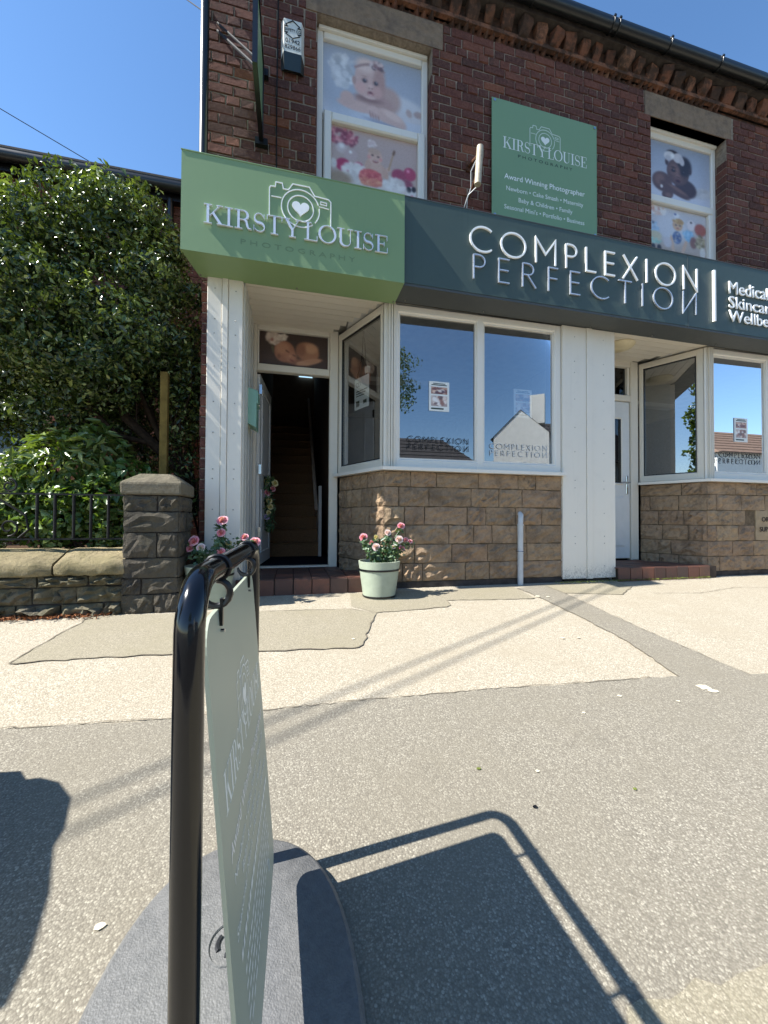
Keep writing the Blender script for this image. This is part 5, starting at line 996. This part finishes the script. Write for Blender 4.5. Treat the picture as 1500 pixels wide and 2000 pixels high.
for i, (a, c) in enumerate((((px0, py0), (px1, py0)), ((px1, py0), (px1, py1)), ((px1, py1), (px0, py1)), ((px0, py1), (px0, py0)))): mx, L = frame_mx(a, c); stones_on(GP, mx, L, zs, 31+i, 'pillar_stone', (.2, .36, .36), .018)
b = B(); e = .018; k = b.vs([(px0-e, py0-e, .812), (px1+e, py0-e, .812), (px1+e, py1+e, .812), (px0-e, py1+e, .812), (px0-e-.004, py0-e-.004, .90), (px1+e+.002, py0-e, .903), (px1+e, py1+e, .90), (px0-e, py1+e, .90), (px0+.07, py0+.085, .972), (px1-.075, py0+.085, .974), (px1-.075, py1-.085, .974), (px0+.07, py1-.085, .97)])
b.f += [(k, k+1, k+2, k+3)]+[(k+i, k+(i+1) % 4, k+4+(i+1) % 4, k+4+i) for i in range(4)]+[(k+4+i, k+4+(i+1) % 4, k+8+(i+1) % 4, k+8+i) for i in range(4)]+[(k+8, k+9, k+10, k+11)]
me = b.mesh('cap_stone', org(GP)); bm = bmesh.new(); bm.from_mesh(me); bmesh.ops.bevel(bm, geom=bm.edges[:], offset=.014, segments=2, affect='EDGES', profile=.6); bm.to_mesh(me); bm.free(); link('cap_stone', me, 'cap_stone_grey', GP)
RL = thing('iron_railing', 'low black iron railing with scrolls on top of the garden wall', 'railing', (-2, -.3, .42)); yr = -.285
for z in (.812, .492): B().box((-4.6, yr-.006, z-.006), (px0, yr+.006, z+.006)).build('rail', 'black_iron', RL)
for x in (-1.309, -1.42, -1.528, -1.644, -1.752): B().tube([(x, yr, .498), (x, yr, .806)], .0105, 8).build('bar', 'black_iron', RL)
for cx in (-2.02, -2.95, -3.9):
    for sx in (-1, 1):
        for (cz, r0, dirn) in ((.575, .062, 1), (.865, .05, -1)):
            pts = []
            for i in range(30):
                t = i/29; a = t*4.2*math.pi/2*1.15; r = r0*(1-.72*t); pts.append((cx+sx*(.1-.0)+sx*r*math.cos(a-1.57), yr, cz+dirn*r*math.sin(a-1.57)))
            B().tube(pts, .007, 6).build('scroll', 'black_iron', RL)
        B().tube([(cx+sx*.16, yr, .50), (cx+sx*.22, yr, .56), (cx+sx*.2, yr, .66), (cx+sx*.06, yr, .76), (cx+sx*.0, yr, .80)], .008, 6).build('scroll', 'black_iron', RL)
for z in (.812, .492): pass
for x in (-2.4, -3.4): B().tube([(x, yr, .42), (x, yr, .81)], .012, 8).build('bar', 'black_iron', RL)
B().tube([(-1.19, yr, .40), (-1.19, yr, .86)], .012, 8).build('bar', 'black_iron', RL)
# ================================================================== HEDGE TREE AND BUSHES
HT = thing('clipped_tree', 'large dense clipped evergreen tree with dark stems beside the shop', 'tree', (-1.2, .45, .34))
ells = [(-1.72, .42, 2.78, .72, .6, .76), (-2.5, .4, 2.72, .68, .62, .68), (-1.19, .48, 2.55, .37, .5, .72), (-2.05, .25, 2.3, .7, .6, .52), (-1.42, .32, 2.2, .5, .5, .45), (-1.55, .4, 3.2, .38, .4, .34), (-2.2, .35, 3.05, .45, .45, .36), (-1.02, .6, 2.0, .2, .3, .5), (-2.1, .75, 1.65, .7, .3, .45), (-1.4, .8, 1.6, .5, .25, .6), (-2.9, .8, 1.9, .5, .3, .5), (-1.8, .2, 1.85, .4, .4, .25)]
clumps = []
for k in range(120):
    e = np.array(ells[rng.integers(len(ells))]); d = rng.normal(size=3); d[1] -= .5; d /= np.linalg.norm(d); q = e[:3]+d*e[3:]*.80; rr = rng.uniform(.13, .26)
    clumps.append((q[0], q[1], q[2], rr*rng.uniform(1, 1.5), rr, rr*rng.uniform(.6, .9)))
p_, d_ = shell(46000, clumps, .5, .2); p2, d2 = shell(26000, [(a, b_, c, d*.86, e*.86, f*.86) for a, b_, c, d, e, f in ells], .4, .2); p_ = np.concatenate([p_, p2]); d_ = np.concatenate([d_, d2]); V, F = leaves(p_, d_, .04+.02*(rng.random(len(p_)) > .8), .021, .75, 0)
cr = link('crown', np_mesh('crown', V-np.array(org(HT)), F), 'hedge_leaf', HT); cr['kind'] = 'stuff'
pp = []                                            # loose shoots breaking the outline
for k in range(420):
    e = ells[(0, 0, 1, 1, 5, 7, 2)[rng.integers(7)]] if k % 2 else clumps[rng.integers(len(clumps))]; d = rng.normal(size=3); d[2] = abs(d[2])+.35; d[0] -= .25; d[1] -= .3; d /= np.linalg.norm(d); q0 = np.array(e[:3])+d*np.array(e[3:]); ln = rng.uniform(.04, .12)
    for j in range(9): pp.append(q0+np.array([d[0]*.5, d[1]*.5, 1.])*ln*j/8+rng.normal(size=3)*.012)
V, F = leaves(np.array(pp), np.tile([0, 0, 1.], (len(pp), 1)), .045, .02, .8); o = link('shoots', np_mesh('shoots', V-np.array(org(HT)), F), 'young_leaf', HT); o['kind'] = 'stuff'
def limb(pxs, r0, r1, Ys, name='stem'):
    pts = [P(x, y, Y) for (x, y), Y in zip(pxs, Ys)]; n = len(pts); B().tube([tuple(p) for p in pts], [r0+(r1-r0)*i/(n-1) for i in range(n)], 9).build(name, 'bark', HT, True)
limb([(375, 1010), (360, 925), (300, 868), (245, 815), (225, 740), (222, 640)], .055, .03, (.55, .5, .42, .4, .4, .4), 'trunk')
limb([(340, 910), (310, 850), (275, 770), (255, 690)], .03, .015, (.5, .45, .4, .4)); limb([(355, 940), (318, 880), (295, 800), (300, 720), (310, 650)], .028, .012, (.55, .5, .5, .5, .5)); limb([(300, 868), (230, 850), (180, 800), (150, 730)], .026, .012, (.42, .35, .35, .35)); limb([(385, 1000), (372, 900), (365, 800), (378, 700), (372, 640)], .02, .01, (.6, .6, .6, .6, .6))
q = random.Random(9); tw = B()
for k in range(95):                                # fine bare twigs
    x = q.uniform(150, 388); y = q.uniform(690, 900); Y = q.uniform(.3, .8); p0 = P(x, y, Y); a = Vector((q.uniform(-.25, .25), q.uniform(-.1, .1), q.uniform(.25, .6))); tw.tube([p0, p0+a*.5+Vector((q.uniform(-.05, .05), 0, 0)), p0+a], [.006, .004, .002], 5)
o = tw.build('twigs', 'bark', HT); o['kind'] = 'stuff'
PO = B().box((-1.088, .07, .34), (-1.032, .12, 1.88)); tag(PO.build('timber_post', 'timber_post'), 'square weathered timber post standing behind the stone pillar', 'post')
def bush(name, label, ells, n, ln, wd, m, thick=.6, loc=None):
    t = thing(name, label, 'bush', loc or (ells[0][0], ells[0][1], .34)); p_, d_ = shell(n, ells, thick, .2); p_[:, 2] = np.maximum(p_[:, 2], .36); d_[:, 2] += .5; V, F = leaves(p_, d_, ln, wd, .7); o = link('foliage', np_mesh('foliage', V-np.array(org(t)), F), m, t); o['kind'] = 'stuff'
    b = B(); q = random.Random(len(label))
    for k in range(9): e = ells[q.randrange(len(ells))]; b.tube([(ells[0][0]+q.uniform(-.15, .15), ells[0][1]+q.uniform(-.1, .1), .3), (e[0]+q.uniform(-.1, .1), e[1], e[2]-.05), (e[0]+q.uniform(-.2, .2), e[1], e[2]+e[5]*.6)], [.012, .009, .005], 6)
    b.build('stems', 'bark', t); return t
bush('rhododendron', 'bright rhododendron bush with long narrow leaves behind the railing', [(-1.85, .15, 1.05, .32, .3, .28), (-2.05, .1, .85, .3, .25, .25), (-1.6, .2, 1.2, .2, .22, .22), (-1.75, .1, .75, .3, .25, .2)], 2100, .105, .03, 'rhodo_leaf')
bush('ivy_bush', 'glossy small-leaved evergreen bush just behind the iron bars', [(-1.45, .02, .72, .25, .2, .3), (-1.75, .0, .66, .28, .2, .26), (-1.3, .1, .9, .2, .2, .22), (-2.2, .1, .7, .3, .25, .25)], 3600, .058, .04, 'ivy_leaf')
bush('ground_cover_plant', 'pale green low plant against the pillar behind the railing', [(-1.27, -.02, .52, .12, .12, .16), (-1.4, -.05, .46, .12, .1, .1)], 1300, .035, .024, 'rhodo_leaf')
bush('shrub', 'dark leafy shrub between the pillar and the shop corner', [(-.95, .35, 1.0, .16, .2, .5), (-1.0, .4, 1.6, .16, .2, .4)], 900, .05, .022, 'hedge_leaf', .9)
# ================================================================== NEIGHBOURING HOUSE
NH = thing('neighbour_house', 'low brick house with black gutter behind the clipped tree', 'house', (-4, 1.5, 0))
b = B(); wx0, wx1, wz0, wz1 = -3.9, P(84, 800, 1.5).x, P(40, 915, 1.5).z, P(40, 780, 1.5).z
for a, c in (((-9, 1.5, -.1), (wx0, 1.7, 4.5)), ((wx1, 1.5, -.1), (-.775, 1.7, 4.5)), ((wx0, 1.5, -.1), (wx1, 1.7, wz0)), ((wx0, 1.5, wz1), (wx1, 1.7, 4.5))): b.box(a, c)
NW = b.build('wall', 'mortar', NH); nb = B()
for k in range(51):
    z = k*CH; off = SL/2 if k % 2 else 0; x = -4.4+off
    while x < -.80:
        x1 = min(x+SL-JT, -.79)
        if x1-x > .04 and not (x1 > wx0 and x < wx1 and z+CH > wz0 and z < wz1): nb.box((x, 1.488+rnd.uniform(-.003, .003), z+JT/2), (x1, 1.505, z+CH-JT/2))
        x += SL
nb.build('brickwork', 'brick', NW)['kind'] = 'stuff'
nwn = B().box((wx0, 1.55, wz0), (wx1, 1.60, wz0+.06)).box((wx0, 1.55, wz1-.06), (wx1, 1.60, wz1)).box((wx1-.06, 1.551, wz0+.061), (wx1, 1.60, wz1-.061)).box((-2.75, 1.551, wz0+.061), (-2.70, 1.6, wz1-.061)).box((wx0, 1.551, wz0+.061), (wx0+.06, 1.6, wz1-.061)).build('window', 'upvc', NH); B().box((wx0, 1.57, wz0+.06), (wx1-.05, 1.574, wz1-.05)).build('pane', 'glass_dark', nwn); B().box((wx0-.08, 1.40, wz0-.07), (wx1+.06, 1.56, wz0-.005)).build('sill', 'upvc', nwn)
B().face((wx0, 2.4, wz0-.5), (wx1, 2.4, wz0-.5), (wx1, 2.4, wz1+.5), (wx0, 2.4, wz1+.5)).build('room_back', 'hall_dark', NH)
gutter(-9, -.80, 1.34, 4.475, NH, r=.06); B().box((-9, 1.40, 4.36), (-.78, 1.5, 4.52)).build('fascia_board', 'black_plastic', NH); B().tube([(-1.42, 1.42, 4.38), (-1.42, 1.44, .0)], .036, 10).build('downpipe', 'gutter_black', NH, True)
b = B(); b.face((-9, 1.28, 4.54), (-.77, 1.28, 4.54), (-.77, 5.5, 7.1), (-9, 5.5, 7.1)); b.face((-9, 1.28, 4.52), (-9, 5.5, 7.08), (-.77, 5.5, 7.08), (-.77, 1.28, 4.52)); b.face((-9, 1.28, 4.52), (-.77, 1.28, 4.52), (-.77, 1.28, 4.54), (-9, 1.28, 4.54)); b.build('roof', 'slate_roof', NH)
# overhead cables
def cable(p0, p1, r, label, sag=.15):
    p0, p1 = Vector(p0), Vector(p1); B_ = B().tube([p0.lerp(p1, i/16)-Vector((0, 0, sag*4*(i/16)*(1-i/16))) for i in range(17)], r, 6); tag(B_.build('overhead_cable', 'cable'), label, 'cable')
a_, b_ = P(213, 338, 1.35), P(0, 212, 1.3); cable(a_, b_+(b_-a_)*.7, .0042, 'thin overhead cable sloping down to the neighbouring roof at far left', .0)
a_, b_ = P(408, 30, -.02), P(366, 0, .25); cable(a_, b_+(b_-a_)*3, .0045, 'thin overhead cable meeting the top of the brick corner', .0)
for off, lab in ((0, 'higher overhead service cable crossing above the pavement'), (.13, 'lower overhead service cable crossing above the pavement')):
    hz = 5.3; sh = lambda x, y: (x-.88*hz, y-.075*hz+off, hz+gz(y)); e1, e2 = Vector(sh(2.55, -.68)), Vector(sh(-.5, -2.33)); dd = e2-e1; cable(e1-dd*.62, e2+dd*3, .0095, lab, 0)
# bin assumed out of view at left, shaped to cast the pavement shadow
LBN = thing('unseen_bin', 'assumed black hooded bin out of view at far left, added to cast its shadow on the pavement', 'litter bin', (-1.66, -2.4, gz(-2.4)))
pr = [(-2.05, 0), (-2.05, .50), (-2.08, .66), (-2.15, .72), (-2.72, .72), (-2.72, 0)]; hd_ = [(-2.13, .725), (-2.17, .80), (-2.25, .87), (-2.36, .905), (-2.42, .905), (-2.55, .96), (-2.68, .99), (-2.76, .99), (-2.78, .725)]
def yz(poly, x0, x1): 
    b = B(); n = len(poly); k = b.vs([(x0, y, z+gz(-2.4)-.03) for y, z in poly]+[(x1, y, z+gz(-2.4)-.03) for y, z in poly]); b.f += [tuple(k+i for i in range(n)), tuple(k+n+i for i in reversed(range(n)))]+[(k+i, k+n+i, k+n+(i+1) % n, k+(i+1) % n) for i in range(n)]; return b
yz(pr, -1.875, -1.355).build('body', 'bin_black', LBN); yz(hd_, -1.885, -1.340).build('hood', 'bin_black', LBN)
# ================================================================== ACROSS THE STREET (seen in the window reflections)
def house(name, label, c, rot, w, d, he, hr, wm, rm_, gable, chim=None):
    t = thing(name, label, 'house', (c[0], c[1], -.52)); mx = Matrix.Translation((c[0], c[1], -.52)) @ Matrix.Rotation(R(rot), 4, 'Z')
    b = B(); b.mx = mx; b.box((-w/2, -d, 0), (w/2, 0, he))
    if gable: b.prism([(-w/2, he), (w/2, he), (0, hr)], -d, 0)
    b.build('wall', wm, t); r = B(); r.mx = mx
    if gable:
        for s in (-1, 1): r.face((s*(w/2+.2), .05, he-.2), (0, .05, hr+.05), (0, -d, hr+.05), (s*(w/2+.2), -d, he-.2))
    else:
        r.face((-w/2-.3, .4, he-.15), (w/2+.3, .4, he-.15), (w/2-1.2, -d/2, hr), (-w/2+1.2, -d/2, hr)); r.face((w/2+.3, .4, he-.15), (w/2+.3, -d-.4, he-.15), (w/2-1.2, -d/2, hr)); r.face((-w/2-.3, .4, he-.15), (-w/2+1.2, -d/2, hr), (-w/2-.3, -d-.4, he-.15)); r.face((-w/2-.3, -d-.4, he-.15), (-w/2+1.2, -d/2, hr), (w/2-1.2, -d/2, hr), (w/2+.3, -d-.4, he-.15))
        n = int((hr-he)/.28)
        for i in range(n): zz = he-.15+(hr-he+.15)*i/n; yy = .4-(d/2+.4)*i/n; r.box((-w/2+1.2*i/n-.2, yy-.05, zz), (w/2-1.2*i/n+.2, yy+.012, zz+.035))
    r.build('roof', rm_, t)
    ws = [(x, z) for x in np.arange(-w/2+1.2, w/2-1, 2.6) for z in ((1.0,) if he < 4 else (1.0, 3.4)) if z+1.2 < he+.1]
    for x, z in ws:
        f = B(); f.mx = mx; f.box((x-.55, -.02, z), (x+.55, .03, z+1.15)); fo = f.build('window', 'upvc', t); f = B(); f.mx = mx; f.box((x-.47, .031, z+.08), (x+.47, .036, z+1.07)); f.build('pane', 'glass_dark', fo)
    for cx in chim or []: f = B(); f.mx = mx; f.box((cx[0]-.4, cx[1]-.35, hr-.8), (cx[0]+.4, cx[1]+.35, cx[2])); f.build('chimney', cx[3] if len(cx) > 3 else 'chimney_red', t)
house('bungalow', 'low bungalow with grey hipped roof across the street', (5.2, -17, 0), 0, 10.6, 8, 3.9, 6.5, 'white_render', 'slate_roof', False)
house('gabled_house', 'white rendered gable house across the street', (12.65, -16.9, 0), 38, 3.1, 9, 6.2, 7.6, 'white_render', 'slate_roof', True, [(.9, -.6, 8.5, 'white_render')])
house('terrace_house', 'long house with grey tiled roof next to the white gable across the street', (21.0, -17.5, 0), 0, 12, 8, 5.2, 8.2, 'white_render', 'slate_roof', False)
house('brown_roofed_house', 'white house with brown tiled roof at the far end across the street', (36, -17, 0), 0, 17, 8, 5.9, 8.3, 'white_render', 'brown_tile', False)
def tree(name, label, x, y, z0, ells, n):
    t = thing(name, label, 'tree', (x, y, z0)); b = B(); c = ells[0]; b.tube([(x, y, z0), (x+.1, y, z0+(c[2]-z0)*.5), (c[0], c[1], c[2])], [.24, .18, .07], 9)
    for e in ells[1:]: b.tube([(x+.1, y, z0+(c[2]-z0)*.55), (e[0], e[1], e[2])], [.11, .03], 7)
    b.build('trunk', 'bark', t); p_, d_ = shell(n, ells, .8, .25); V, F = leaves(p_, d_, .2, .13, .9); o = link('crown', np_mesh('crown', V-np.array(org(t)), F), 'tree_leaf', t); o['kind'] = 'stuff'
tree('street_tree', 'tall leafy tree behind the bungalow across the street', 4.6, -27, -.5, [(5.6, -26, 12.5, 2.9, 2.5, 2.6), (3.5, -26, 14, 2.6, 2.5, 2.4), (6.6, -26, 10.6, 2.0, 2, 1.6), (2, -26, 11, 2.5, 2, 2)], 9000)
tree('street_tree', 'slim leafy tree on the pavement far down the street to the left', -10.8, -4.75, -.38, [(-10.8, -5.55, 5.0, 1.0, 1.12, 1.5), (-10.6, -5.6, 7.0, .9, 1.1, 1.5), (-10.9, -5.4, 3.4, .9, 1.0, 1.1), (-11, -6.2, 6, 1, 1.2, 1.6)], 7000)
